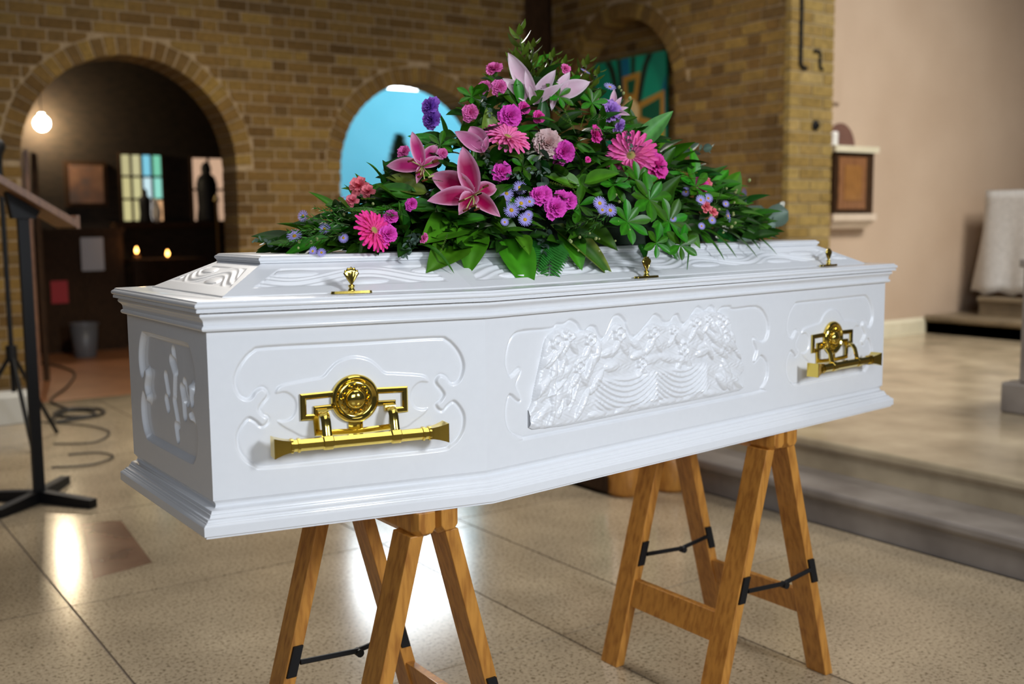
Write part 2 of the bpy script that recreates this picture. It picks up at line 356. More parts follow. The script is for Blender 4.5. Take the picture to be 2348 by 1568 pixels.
# --- handles
def frame(p0, p1):
    t = (p1 - p0) / np.linalg.norm(p1 - p0); n = np.array([t[1], -t[0]])
    return lambda u, v, w: (p0[0] + t[0] * u + n[0] * w, p0[1] + t[1] * u + n[1] * w, v + ZB)
def strip(mb, path, wd, th, w0):
    """raised flat bar with chamfered top following a 2D path"""
    P = [np.array(p) for p in path]; V = []
    for i, p in enumerate(P):
        d1 = P[i] - P[i - 1] if i else P[1] - P[0]; d2 = P[i + 1] - P[i] if i < len(P) - 1 else d1
        d1 = d1 / np.linalg.norm(d1); d2 = d2 / np.linalg.norm(d2); n1 = np.array([-d1[1], d1[0]]); n2 = np.array([-d2[1], d2[0]])
        m = (n1 + n2) / (1 + n1 @ n2)
        for o, h in ((-.5, 0), (-.5, .55), (-.28, 1), (.28, 1), (.5, .55), (.5, 0)):
            q = p + m * o * wd; V.append((q[0], q[1], w0 + h * th))
    n = 6; F = [(i * n + k, i * n + (k + 1) % n, (i + 1) * n + (k + 1) % n, (i + 1) * n + k) for i in range(len(P) - 1) for k in range(n)]
    F += [tuple(range(n))[::-1], tuple(range((len(P) - 1) * n, len(P) * n))]
    mb.add(V, F)
def handle(fr, cu, cv, lab):
    to = lambda p: fr(cu + p[0], cv + p[1], p[2])
    h = empty('handle', to((0, -.066, .045)), coffin); h['label'] = lab
    m = MB()
    for s in (-1, 1):
        strip(m, [(s * .036, .0115), (s * .0925, .0100), (s * .0925, -.0265), (s * .071, -.0270), (s * .069, -.0560), (0, -.0590)], .0105, .005, .0005)
        strip(m, [(s * .070, -.0275), (s * .070, -.0125), (s * .040, -.0115)], .0095, .005, .0006)
    strip(m, [(0, -.038), (0, -.060)], .026, .0045, .0007)
    autosmooth(m.map(to).build('back_plate', M['gold'], h), 30)
    m = MB().lathe([(.043, .0), (.0435, .004), (.0415, .0085), (.0375, .0105), (.0345, .0090), (.0325, .0065), (.0305, .0060), (.0285, .0070), (.020, .0065), (.001, .006)], n=56)
    autosmooth(m.map(to).build('rosette', M['gold'], h), 40)
    m = MB().lathe([(.0185, .006), (.0183, .009), (.0165, .0135), (.0125, .0165), (.0065, .0182), (.0008, .0187)], n=40)
    autosmooth(m.map(to).build('dome', M['gold'], h), 60)
    m = MB(); R = random.Random(3)
    for k in range(34):   # wreath of tiny leaves round the dome
        a = 2 * math.pi * k / 34; r = .0238 + (.0016 if k % 2 else -.0016); c = (r * math.cos(a), r * math.sin(a))
        tx = a + math.pi / 2 + (.6 if k % 2 else -.6)
        d = (math.cos(tx) * .0042, math.sin(tx) * .0042); e = (-math.sin(tx) * .0017, math.cos(tx) * .0017)
        m.add([(c[0] - d[0], c[1] - d[1], .0068), (c[0] + e[0], c[1] + e[1], .0068), (c[0] + d[0], c[1] + d[1], .0068), (c[0] - e[0], c[1] - e[1], .0068), (c[0], c[1], .0105)], [(0, 1, 4), (1, 2, 4), (2, 3, 4), (3, 0, 4)])
    m.map(to).build('wreath', M['gold'], h)
    bv, bw = -.066, .042
    for s in (-1, 1):   # curved arms from plate to bar
        m = MB(); pth = [(-.018, .006), (-.018, .016), (-.022, .026), (-.032, .033), (-.046, .037), (-.056, .040), (-.066, .042)]
        V = []
        for v, w_ in pth:
            for du, dw in ((-.0075, -.0022), (.0075, -.0022), (.0085, .0005), (.004, .0022), (0, .0012), (-.004, .0022), (-.0085, .0005)): V.append((s * .061 + du, v + dw * .8, w_ + dw))
        n = 7; F = [(i * n + k, i * n + (k + 1) % n, (i + 1) * n + (k + 1) % n, (i + 1) * n + k) for i in range(len(pth) - 1) for k in range(n)] + [tuple(range(n))[::-1], tuple(range(n * 6, n * 7))]
        m.add(V, F); m.tube([(s * .061 - .0095, -.019, .010), (s * .061 + .0095, -.019, .010)], .0062, 10)
        autosmooth(m.map(to).build('arm', M['gold'], h), 35)
    m = MB().tube([(-.124, bv, bw), (.124, bv, bw)], .0108, 8); m.map(to).build('bar', M['gold'], h)
    for s in (-1, 1):
        m = MB(); sq = lambda u, r, r2: [(s * u, bv + y * r2, bw + z * r) for y, z in ((-1, -1), (1, -1), (1, 1), (-1, 1))]
        secs = [(.122, .0095, .0098), (.130, .0100, .0105), (.140, .0118, .0125), (.150, .0145, .0155), (.1545, .0160, .0172), (.1560, .0160, .0172)]
        V = sum([sq(*c) for c in secs], []); F = [(i * 4 + k, i * 4 + (k + 1) % 4, (i + 1) * 4 + (k + 1) % 4, (i + 1) * 4 + k) for i in range(5) for k in range(4)]
        F += [(0, 3, 2, 1), (20, 21, 22, 23)]; m.add(V, F); m.map(to).build('bar_end', M['gold'], h)
        for u, r in ((.112, .0130), (.1235, .0132)):
            m = MB().tube([(s * u - .002, bv, bw), (s * u + .002, bv, bw)], r, 8); m.map(to).build('collar', M['gold'], h)
        m = MB().tube([(s * .061 - .0095, bv, bw), (s * .061 - .0075, bv, bw), (s * .061 + .0075, bv, bw), (s * .061 + .0095, bv, bw)], [.0116, .0128, .0128, .0116], 8); m.map(to).build('collar', M['gold'], h)
handle(frame(H6[1], H6[2]), .2505, .2121, 'gold bar handle with round boss near the head of the coffin')
handle(frame(H6[2], H6[3]), 1.1990, .2105, 'gold bar handle with round boss near the foot of the coffin')
# --- lid screws: oval foot and fluted fan
def screw(fr, cu, cw, nm):
    to = lambda p: fr(cu + p[0], .3965 + p[1], cw + p[2])
    h = empty('lid_screw', to((0, 0, 0)), coffin); h['label'] = nm
    st = [(math.cos(a) * .0070 + (.031 if math.cos(a) > 0 else -.031), math.sin(a) * .0070) for a in np.linspace(0, 2 * math.pi, 24, endpoint=False)]
    MB().prism([(x, 0, y) for x, y in st], [(x * .97, .0042, y * .85) for x, y in st]).map(to).build('foot', M['gold'], h)
    MB().lathe([(.0062, .003), (.0066, .006), (.0045, .0085), (.0042, .0100), (.006, .0120), (.0055, .0145), (.003, .016)], n=16, ax=(0, 1, 0)).map(to).build('neck', M['gold'], h, smooth=True)
    V = []; F = []; n = 21
    for sg in (1, -1):
        for r in range(4):
            for k in range(n):
                a = math.radians(-33 + 66 * k / (n - 1)); L = (.0, .013, .026, .0305 - .0025 * abs(math.sin(5 * math.pi * k / (n - 1) + math.pi / 2)) + .0035 * math.cos(a * 3))[r]
                V.append((math.sin(a) * L * 1.0 * (1 - .12 * (r == 3)), .0135 + math.cos(a) * L, sg * (.0008 + .0022 * math.sin(math.pi * min(r, 2) / 3 + .3) * (.55 + .45 * abs(math.sin(5 * math.pi * k / (n - 1))))) * (1 if r < 3 else .25)))
        b = 0 if sg > 0 else 4 * n
        F += [tuple((b + r * n + k, b + r * n + k + 1, b + (r + 1) * n + k + 1, b + (r + 1) * n + k)[::sg]) for r in range(3) for k in range(n - 1)]
    F += [(3 * n + k, 3 * n + k + 1, 7 * n + k + 1, 7 * n + k) for k in range(n - 1)]
    m = MB(); m.add(V, F); m.map(to).build('fan', M['gold'], h, smooth=True)
f1, f2 = frame(H6[1], H6[2]), frame(H6[2], H6[3])
screw(f1, .2585, -.030, 'gold fan-topped lid screw nearest the head end')
screw(f2, .4913, -.030, 'gold fan-topped lid screw at the middle of the lid')
screw(f2, 1.2238, -.030, 'gold fan-topped lid screw nearest the foot end')
# ------------------------------------------------------------------ trestles
def trestle(xc, yc, lab):
    T = empty('trestle', (xc, yc, 0)); tag(T, lab, 'trestle', 'wooden coffin trestles')
    dx, w_, h, t0 = .2098, .1852, ZB - .0045, .037
    for s in (-1, 1):
        xr = s * .024
        prof = [(-.0225, .012), (-.013, 0), (.013, 0), (.0225, .012), (.0225, .050), (-.0225, .050)]
        r0, r1 = yc - w_ - .048, yc + w_ + .048; V0, V1 = [], []
        m = MB(); secs = [(r0, .55), (r0 + .022, 1), (r1 - .022, 1), (r1, .55)]; V = []
        for y, k in secs: V += [(xc + xr + a * (k * .5 + .5), y, h - .050 + (b - .05) * (k * .45 + .55) + .05) for a, b in prof]
        F = [(i * 6 + k, i * 6 + (k + 1) % 6, (i + 1) * 6 + (k + 1) % 6, (i + 1) * 6 + k) for i in range(3) for k in range(6)] + [(5, 4, 3, 2, 1, 0), tuple(range(18, 24))]
        m.add(V, F).build('top_rail', M['pine'], T, bevel=.002)
        at = lambda z: xc + s * (t0 - .012 + (dx - t0 + .012) * (h - z) / h)
        for q in (-1, 1):
            y = yc + q * w_; z1 = h - .045
            bot = [(at(0) - .0145, y - .033, 0), (at(0) + .0145, y - .033, 0), (at(0) + .0145, y + .033, 0), (at(0) - .0145, y + .033, 0)]
            top = [(at(z1) - .0145, y - .033, z1), (at(z1) + .0145, y - .033, z1), (at(z1) + .0145, y + .033, z1), (at(z1) - .0145, y + .033, z1)]
            MB().prism(bot, top).build('leg', M['pine'], T, bevel=.002)
        za, zb = .165, .235
        bot = [(at(za) - .010, yc - w_ + .03, za), (at(za) + .010, yc - w_ + .03, za), (at(za) + .010, yc + w_ - .03, za), (at(za) - .010, yc + w_ - .03, za)]
        top = [(at(zb) - .010, p[1], zb) if k in (0, 3) else (at(zb) + .010, p[1], zb) for k, p in enumerate(bot)]
        MB().prism(bot, top).build('crossbar', M['pine'], T, bevel=.0015)
    for q in (-1, 1):
        y = yc + q * w_ - .036; z = .305
        a = lambda s: xc + s * (t0 - .012 + (dx - t0 + .012) * (h - z) / h) - s * .0
        B = MB().tube([(a(-1) + .012, y, z - .004), (xc + .02, y, z - .012), (xc + .024, y, z - .010), (a(1) - .012, y, z + .004)], .0058, 8).build('folding_stay', M['black'], T)
        MB().tube([(xc + .02, y - .009, z - .016), (xc + .02, y + .009, z - .016)], .009, 10).build('pivot', M['black'], B)
        for s in (-1, 1):
            x = a(s); k = s * .30
            m = MB(); m.prism([(x - .0105 + k * .03, y - .003, z - .032), (x + .0105 + k * .03, y - .003, z - .032), (x + .0105 - k * .03, y - .003, z + .032), (x - .0105 - k * .03, y - .003, z + .032)],
                              [(x - .0105 + k * .03, y + .003, z - .032), (x + .0105 + k * .03, y + .003, z - .032), (x + .0105 - k * .03, y + .003, z + .032), (x - .0105 - k * .03, y + .003, z + .032)])
            pl_ = m.build('hinge_plate', M['black'], B)
    return T
trestle(.3863, -.0970, 'folding wooden trestle under the head end of the coffin')
trestle(1.4632, .0152, 'folding wooden trestle under the foot end, nearer the altar steps')
# ------------------------------------------------------------------ building materials
def brick_mat(name, stops):
    m = mat(name, stops[0][1], .88, spec=.2); N, Lk, b = nodes(m)
    oi = N.new('ShaderNodeObjectInfo'); ge = N.new('ShaderNodeNewGeometry'); ad = N.new('ShaderNodeMath'); ad.operation = 'ADD'; fr = N.new('ShaderNodeMath'); fr.operation = 'FRACT'
    Lk.new(oi.outputs['Random'], ad.inputs[0]); Lk.new(ge.outputs['Random Per Island'], ad.inputs[1]); Lk.new(ad.outputs[0], fr.inputs[0])
    r = ramp(N, stops); Lk.new(fr.outputs[0], r.inputs[0])
    n = N.new('ShaderNodeTexNoise'); n.inputs['Scale'].default_value = 30; n.inputs['Detail'].default_value = 5; tc = N.new('ShaderNodeTexCoord'); Lk.new(ge.outputs['Position'], n.inputs['Vector'])
    mx = N.new('ShaderNodeMix'); mx.data_type = 'RGBA'; mx.blend_type = 'OVERLAY'; mx.inputs['Factor'].default_value = .55
    Lk.new(r.outputs[0], mx.inputs['A']); Lk.new(n.outputs['Fac'], mx.inputs['B']); Lk.new(mx.outputs['Result'], b.inputs['Base Color'])
    return m
M['brick'] = brick_mat('stock_brick', [(0, (.10, .055, .017)), (.22, (.155, .088, .026)), (.45, (.195, .115, .032)), (.62, (.115, .067, .024)), (.80, (.24, .15, .040)), (1, (.15, .082, .024))])
M['brickpale'] = brick_mat('yellow_stock_brick', [(0, (.22, .145, .042)), (.35, (.31, .22, .072)), (.7, (.25, .165, .05)), (1, (.35, .255, .10))])
M['mortar'] = noisy(mat('mortar', (.3, .22, .13), .95, spec=.1), 25, [(.3, (.30, .215, .125)), (.7, (.41, .305, .19))])
M['mortarpale'] = noisy(mat('pale_mortar', (.3, .22, .13), .95, spec=.1), 25, [(.3, (.32, .25, .14)), (.7, (.39, .31, .18))])
M['plaster'] = noisy(mat('beige_plaster', (.55, .42, .31), .85, spec=.2), 1.3, [(.3, (.50, .375, .27)), (.7, (.58, .45, .335))])
M['cream'] = noisy(mat('cream_paint', (.7, .65, .48), .6), 8, [(.3, (.66, .61, .44)), (.7, (.74, .69, .52))])
M['blue'] = noisy(mat('blue_plaster', (.16, .45, .55), .8, spec=.2), 1.5, [(.3, (.115, .43, .58)), (.7, (.14, .47, .63))])
M['terracotta'] = noisy(mat('terracotta', (.32, .13, .055), .38), 6, [(.3, (.38, .15, .06)), (.7, (.52, .22, .10))])
M['dkwood'] = wood('dark_oak', (.022, .011, .005), (.050, .024, .010), .7)
nodes(M['dkwood'])[2].inputs['Specular IOR Level'].default_value = .15; nodes(M['dkwood'])[2].inputs['Coat Weight'].default_value = 0
M['brwood'] = wood('brown_door_wood', (.16, .065, .025), (.26, .115, .045), .4)
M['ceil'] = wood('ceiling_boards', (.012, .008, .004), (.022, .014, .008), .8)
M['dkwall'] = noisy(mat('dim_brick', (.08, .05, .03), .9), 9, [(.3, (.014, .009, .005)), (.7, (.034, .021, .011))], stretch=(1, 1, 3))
def stone(name, base, dk, lt, rough, speck=True):
    m = mat(name, base, rough, spec=.5); N, Lk, b = nodes(m)
    ge = N.new('ShaderNodeNewGeometry'); n1 = N.new('ShaderNodeTexNoise'); n1.inputs['Scale'].default_value = 95; n1.inputs['Detail'].default_value = 3; n1.inputs['Roughness'].default_value = .6
    n2 = N.new('ShaderNodeTexNoise'); n2.inputs['Scale'].default_value = 3.2; n2.inputs['Detail'].default_value = 4
    for n in (n1, n2): Lk.new(ge.outputs['Position'], n.inputs['Vector'])
    r1 = ramp(N, [(.35, dk), (.47, base), (.60, base), (.72, lt)]) if speck else ramp(N, [(.3, dk), (.7, lt)])
    Lk.new((n1 if speck else n2).outputs['Fac'], r1.inputs[0])
    mx = N.new('ShaderNodeMix'); mx.data_type = 'RGBA'; mx.blend_type = 'MULTIPLY'; mx.inputs['Factor'].default_value = 1
    r2 = ramp(N, [(.3, (.80, .78, .74)), (.7, (1.08, 1.06, 1.0))]); Lk.new(n2.outputs['Fac'], r2.inputs[0])
    Lk.new(r1.outputs[0], mx.inputs['A']); Lk.new(r2.outputs[0], mx.inputs['B']); Lk.new(mx.outputs['Result'], b.inputs['Base Color'])
    rr = N.new('ShaderNodeMapRange'); rr.inputs['To Min'].default_value = rough * .85; rr.inputs['To Max'].default_value = rough * 1.2; Lk.new(n2.outputs['Fac'], rr.inputs['Value']); Lk.new(rr.outputs[0], b.inputs['Roughness'])
    return m
M['slab'] = stone('terrazzo', (.45, .365, .255), (.15, .112, .066), (.60, .51, .375), .15)
M['grout'] = mat('grout', (.14, .10, .065), .8)
M['stepstone'] = stone('step_marble', (.50, .42, .30), (.42, .345, .24), (.56, .475, .345), .2, False)
M['greystone'] = stone('grey_marble', (.30, .27, .26), (.20, .175, .165), (.31, .28, .265), .3, False)
M['dkstone'] = stone('brown_stone', (.24, .19, .13), (.19, .15, .10), (.30, .24, .165), .35, False)
def px(X):
    d = np.asarray(X, float) - CAM; z = d @ _F; return 1174 + FPX * (d @ _R) / z, 784 - FPX * (d @ _U) / z, z
# ------------------------------------------------------------------ floor
fl = tag(MB().box((-4, -5, -.06), (2.80, 5.90, -.004)).build('floor', M['grout']), kind='structure')
fl.data.name = 'floor'
unit = bpy.data.meshes.new('slab'); bm = bmesh.new(); bmesh.ops.create_cube(bm, size=1); bm.to_mesh(unit); bm.free(); unit.materials.append(M['slab'])
xs = [-3.245, -2.118, -.991, .136, 1.262, 1.675, 2.795]
for i in range(6):
    y0 = -5 if i < 5 else -4.9; off = .44 if i < 5 else .555
    ys = [off + 1.127 * k for k in range(-5, 5)] + [5.90]
    for a, b in zip(ys[:-1], ys[1:]):
        g = .0035
        inst('slab', unit, fl, ((xs[i] + xs[i + 1]) / 2, (a + b) / 2, -.010), scale=(xs[i + 1] - xs[i] - 2 * g, b - a - 2 * g, .02))
M['redpatch'] = stone('red_brown_patch', (.22, .12, .075), (.17, .09, .055), (.26, .145, .09), .22, False)
tag(mk('floor_patch', [(.484, 1.861, .0006), (.545, 2.5, .0006), (.40, 2.56, .0006), (.262, 1.80, .0006)], [(0, 1, 2, 3)], M['redpatch'], fl))  # flat reddish-brown patch lying on the slabs
f2_ = tag(MB().box((-1.5, 5.90, -.06), (8.6, 9.95, 0)).build('floor', M['terracotta']), kind='structure')
# ------------------------------------------------------------------ sanctuary steps
st = tag(MB().box((2.82, -4.5, -.05), (9.6, 6.0, .10)).build('floor', M['stepstone']), kind='structure')
def step(x0, x1, z0, z1, mt, nm, y0=-4.4, y1=5.55, par=st, nose=.022):
    n = max(1, int((y1 - y0) / 1.25)); d = (y1 - y0) / n
    for k in range(n):
        a, b = y0 + k * d + .0012, y0 + (k + 1) * d - .0012; t = .042
        prof = [(x0 + nose, z0), (x0 + nose, z1 - t - .012), (x0 + nose * .5, z1 - t - .004), (x0 + .004, z1 - t + .004), (x0, z1 - t + .012), (x0, z1 - .012), (x0 + .004, z1 - .003), (x0 + .014, z1), (x1, z1), (x1, z0)]
        MB().prism([(x, a, z) for x, z in prof], [(x, b, z) for x, z in prof]).build(nm, mt, par)
step(2.782, 3.09, 0, .147, M['greystone'], 'step_slab'); step(3.035, 9.5, .14, .28, M['stepstone'], 'step_slab')
# ------------------------------------------------------------------ brick walls
ubrick = bpy.data.meshes.new('brick'); bm = bmesh.new(); bmesh.ops.create_cube(bm, size=1); bm.to_mesh(ubrick); bm.free(); ubrick.materials.append(M['brick'])
ubrickp = ubrick.copy(); ubrickp.materials.clear(); ubrickp.materials.append(M['brickpale'])
def brick_wall(name, s0, s1, z1, to, thick, arches, mb, ub, mt, core_mat, zmin_parts=.95, ring=.122, limit=300, core=True):
    """to(s, z, d): d = depth behind the face. arches = [(centre, R, spring, fulldepth)] reach the floor"""
    if core:
        pol = [(s0, 0)]
        for c, R, sp, dp in sorted(arches):
            pol += [(c - R - .004, 0), (c - R - .004, sp)] + [(c + (R + .004) * math.cos(a), sp + (R + .004) * math.sin(a)) for a in np.linspace(math.pi, 0, 33)[1:-1]] + [(c + R + .004, sp), (c + R + .004, 0)]
        pol += [(s1, 0), (s1, z1), (s0, z1)]
        o = MB().prism([to(s, z, .007) for s, z in pol], [to(s, z, thick) for s, z in pol]).build(name, core_mat)
        bm = bmesh.new(); bm.from_mesh(o.data); bmesh.ops.triangulate(bm, faces=[f for f in bm.faces if len(f.verts) > 4]); bmesh.ops.recalc_face_normals(bm, faces=bm.faces[:]); bm.to_mesh(o.data); bm.free()
        tag(o, kind='structure')
    else: o = core
    R_ = random.Random(len(name) * 7 + 1); ch, jt, st_, hd = .0805, .013, .215, .1025
    items = []; row = 0; z = .004
    while z < z1 - .02:
        s = s0 - (.17 if row % 2 else 0) ; k = 0
        while s < s1:
            ln = st_ if k % 2 == 0 else hd
            a, b = max(s, s0), min(s + ln, s1 - .003); s += ln + jt; k += 1
            if b - a < .03: continue
            za, zb_ = z, min(z + ch - jt, z1); skip = False; touch = False; near = None
            for c, R, sp, dp in arches:
                if zb_ < sp + .02:
                    if a > c - R and b < c + R: skip = True; break
                    if a < c - R < b: b = c - R; touch = True
                    if a < c + R < b: a = c + R; touch = True
                    if abs(b - (c - R)) < .03 or abs(a - (c + R)) < .03: touch = True
                else:
                    Ro = R + ring + .010; zm = max((za + zb_) / 2 - sp, 0)
                    if zm < Ro:
                        hw = math.sqrt(Ro * Ro - zm * zm); l_, r_ = c - hw, c + hw
                        if a >= l_ and b <= r_: skip = True; break
                        if a < l_ < b and b <= r_: b = l_
                        elif a < r_ < b and a >= l_: a = r_
                        elif a < l_ and b > r_: near = (c, Ro, sp)
                    if b - a > .01 and min(math.hypot(q - c, max(r - sp, 0)) for q in (a, b, (a + b) / 2) for r in (za, zb_)) < Ro: near = (c, Ro, sp)
            if skip or b - a < .028: continue
            items.append((a, b, za, zb_, touch, near, R_.uniform(-.003, .002)))
        z += ch; row += 1
    # voussoirs
    vs = []
    for c, R, sp, dp in arches:
        n = int(math.pi * (R + ring / 2) / .0805)
        for k in range(n):
            a0, a1 = math.pi * k / n + .008, math.pi * (k + 1) / n - .008; off = R_.uniform(-.006, .002); rr = ring + R_.uniform(-.006, .004)
            P = [(c + r * math.cos(a), sp + r * math.sin(a)) for r, a in ((R, a0), (R + rr, a0), (R + rr, a1), (R, a1))]
            m = MB().prism([to(s, z, off) for s, z in P], [to(s, z, dp) for s, z in P]); vs.append(m)
    for m in vs: m.build('voussoir', mt, o)
    def size(it):
        a, b, za, zb_, *_r = it; u, v, d = px(to((a + b) / 2, (za + zb_) / 2, 0))
        return (b - a) / d * (1 if (-30 < u < 2380 and -30 < v < 1568 and za > zmin_parts) else .01)
    items.sort(key=size, reverse=True); rest = MB(); n = 0
    for a, b, za, zb_, touch, near, off in items:
        dp = thick - .002 if touch else .06
        if near is not None:
            c, Ro, sp = near; E_ = [(a, za), (b, za), (b, zb_), (a, zb_)]; P = []
            for i in range(4):
                for k in range(5):
                    q = [E_[i][j] + (E_[(i + 1) % 4][j] - E_[i][j]) * k / 5 for j in (0, 1)]; dd = math.hypot(q[0] - c, q[1] - sp)
                    if dd < Ro and q[1] > sp: q = [c + (q[0] - c) * Ro / dd, sp + (q[1] - sp) * Ro / dd]; q = [min(max(q[0], a), b), min(max(q[1], za), zb_)]
                    P.append(q)
            m = MB().prism([to(s, z, off) for s, z in P], [to(s, z, dp) for s, z in P])
            if n < limit: m.build('brick', mt, o); n += 1
            else: rest.add(m.v, m.f)
            continue
        if n < limit:
            p0, p1 = np.array(to(a, za, off)), np.array(to(b, zb_, dp))
            inst('brick', ub, o, (p0 + p1) / 2, scale=np.abs(p1 - p0)); n += 1
        else:
            p0, p1 = np.array(to(a, za, off)), np.array(to(b, zb_, dp)); rest.box(np.minimum(p0, p1), np.maximum(p0, p1))
    if rest.v: tag(rest.build('brickwork', mt, o), kind='stuff')
    return o
YA, XB = 5.60, 5.146
wallA = brick_wall('wall_back', -1.6, 4.86, 3.75, lambda s, z, d: (s, YA + d, z), .30, [(1.547, .725, 1.640, .298), (3.815, .712, 1.615, .298)], None, ubrick, M['brick'], M['mortar'])
wallB = brick_wall('wall_right', 3.0, 5.60, 3.75, lambda s, z, d: (XB + d, s, z), .46, [(4.71, .65, 2.17, .20)], None, ubrick, M['brick'], M['mortar'])
# the end face of that wall: paler brick pier
pier = MB().box((XB + .006, 2.957, 0), (5.585, 2.999, 3.75)).build('wall_pier', M['mortarpale']); tag(pier, kind='structure')
brick_wall('wall_pier', XB, 5.591, 3.75, lambda s, z, d: (s, 2.952 + d, z), .04, [], None, ubrickp, M['brickpale'], None, core=False) if False else None
def pier_bricks():
    ch, jt = .0805, .013; row = 0; z = .284
    while z < 3.74:
        segs = [(XB, .215), (XB + .228, .217)] if row % 2 == 0 else [(XB, .1025), (XB + .1155, .215), (XB + .3435, .1015)]
        for s, ln in segs: inst('brick', ubrickp, pier, (s + ln / 2, 2.976 + rnd.uniform(-.002, .002), z + (ch - jt) / 2), scale=(ln, .05, ch - jt))
        z += ch; row += 1
pier_bricks()
# niche back in the right wall and dark box filling the corner
nb = tag(MB().box((XB + .20, 4.03, 0), (XB + .26, 5.39, 2.9)).build('wall_niche', M['mortar']), kind='structure')
bb = MB(); row = 0; z = .9
while z < 2.85:
    y = 4.04 + (0 if row % 2 else -.1)
    k = 0
    while y < 5.38:
        ln = .215 if k % 2 else .1025; a, b = max(y, 4.035), min(y + ln, 5.385)
        if b - a > .03: bb.box((XB + .192, a, z), (XB + .21, b, z + .0675))
        y += ln + .013; k += 1
    z += .0805; row += 1
tag(bb.build('brickwork', M['brick'], nb), kind='stuff')
tag(MB().box((4.845, 5.66, 0), (5.70, 5.86, 3.75)).build('trim_1', M['dkwood']), kind='structure')
# ------------------------------------------------------------------ sanctuary wall and its fittings
YD = 3.225
wd = tag(MB().box((5.50, YD, 0), (9.6, YD + .2, 3.9)).build('wall_sanctuary', M['plaster']), kind='structure')
tag(MB().box((5.60, YD - .03, 2.06), (6.00, YD, 3.9)).build('trim_2', M['plaster']), kind='structure')
tag(MB().box((5.60, YD - .022, .28), (7.14, YD, .385)).add([(5.60, YD - .022, .385), (7.14, YD - .022, .385), (7.14, YD, .41), (5.60, YD, .41)], [(0, 1, 2, 3)]).build('baseboard_sanctuary', M['cream']), kind='structure')
tag(MB().box((9.5, -3.5, 0), (9.7, YD, 3.9)).build('wall_east', M['plaster']), kind='structure')
au = empty('wall_cupboard', (6.08, YD - .06, 1.20)); tag(au, 'small dark wooden wall cupboard between cream ledges on the beige wall', 'cupboard')
MB().box((5.853, YD - .10, 1.25), (6.302, YD, 1.70)).build('body', M['dkwood'], au)
dr = MB().box((5.885, YD - .112, 1.285), (6.20, YD - .10, 1.665)).build('door', M['brwood'], au)
MB().box((5.945, YD - .118, 1.345), (6.145, YD - .112, 1.605)).build('door_panel', wood('panel_wood', (.20, .085, .02), (.31, .14, .035)), dr, bevel=.003)
MB().box((5.82, YD - .13, 1.70), (6.325, YD, 1.745)).build('shelf', M['cream'], au)
MB().box((5.82, YD - .12, 1.200), (6.325, YD, 1.250)).prism([(5.86, YD - .07, 1.14), (6.27, YD - .07, 1.14), (6.27, YD, 1.14), (5.86, YD, 1.14)], [(5.82, YD - .11, 1.20), (6.32, YD - .11, 1.20), (6.32, YD, 1.20), (5.82, YD, 1.20)]).build('ledge', noisy(mat('ledge_plaster', (.6, .5, .4), .7), 6, [(.3, (.60, .49, .37)), (.7, (.68, .56, .44))]), au)
ap = [(6.03 + .165 * math.cos(a), 1.745 + .175 * math.sin(a)) for a in np.linspace(0, math.pi, 17)]
MB().prism([(x, YD - .006, z) for x, z in ap], [(x, YD, z) for x, z in ap]).build('arched_panel', noisy(mat('maroon_panel', (.15, .07, .05), .7), 5, [(.3, (.13, .06, .045)), (.7, (.18, .085, .06))]), au)
tag(MB().lathe([(.028, 0), (.032, .004), (.034, .09), (.030, .10), (.004, .102)], (5.865, YD - .07, 1.745), 16).build('white_jar', mat('white_ceramic', (.85, .84, .8), .3)), 'small white pot on the cupboard shelf beside the brick pier', 'pot')
# conduit, hook on the pier
m = MB().tube([(5.24, 2.944, 3.74), (5.24, 2.944, 2.255), (5.262, 2.944, 2.235), (5.30, 2.944, 2.232)], .014, 8)
tag(m.build('cable_conduit', M['black']), 'black cable conduit running down the brick pier', 'conduit')
m = MB().tube([(5.375, 2.944, 2.355), (5.43, 2.944, 2.355), (5.44, 2.944, 2.34), (5.44, 2.944, 2.245), (5.47, 2.944, 2.235)], .011, 8)
tag(m.build('cable_clip', M['black']), 'short bent black cable beside the conduit on the pier', 'cable')
m = MB().lathe([(.034, 0), (.034, .008), (.012, .012), (.010, .035), (.002, .037)], (5.41, 2.95, 1.855), 14, (0, -1, 0))
tag(m.build('wall_hook', M['black']), 'small dark round hook fixed low on the brick pier', 'hook')
# altar, its steps, stone pedestal
alt = tag(MB().box((7.15, -2.5, .28), (9.5, YD - .001, .40)).build('floor', M['dkstone']), kind='structure')
step(7.12, 9.49, .281, .43, M['dkstone'], 'step_slab', -2.5, 3.20, alt, .03)
step(7.40, 9.49, .43, .58, M['dkstone'], 'step_slab', -1.5, 2.92, alt, .03)
A = empty('altar', (7.95, 1.7, .58)); tag(A, 'altar table draped in a white cloth at the right edge', 'altar')
MB().box((7.62, .5, .58), (8.3, 2.90, 1.41)).build('table', M['brwood'], A)
V = []; nx_ = 60; ny_ = 12
for i in range(nx_ + 1):
    t = i / nx_; # path round: left end then front
    if t < .3: bx_, by_ = 8.32 - (8.32 - 7.57) * t / .3, 2.98; nrm = (0, 1)
    else: bx_, by_ = 7.57, 2.98 - 2.5 * (t - .3) / .7; nrm = (-1, 0)
    for j in range(ny_ + 1):
        q = j / ny_; fl_ = .14 * q ** 1.3 * (1 if t < .3 else .45) + q * .022 * math.sin(i * 1.35) ; zz = 1.425 - q * (.80 + .035 * math.sin(i * .9) ** 2)
        V.append((bx_ + nrm[0] * fl_, by_ + nrm[1] * fl_, zz))
F = [(i * (ny_ + 1) + j, (i + 1) * (ny_ + 1) + j, (i + 1) * (ny_ + 1) + j + 1, i * (ny_ + 1) + j + 1) for i in range(nx_) for j in range(ny_)]
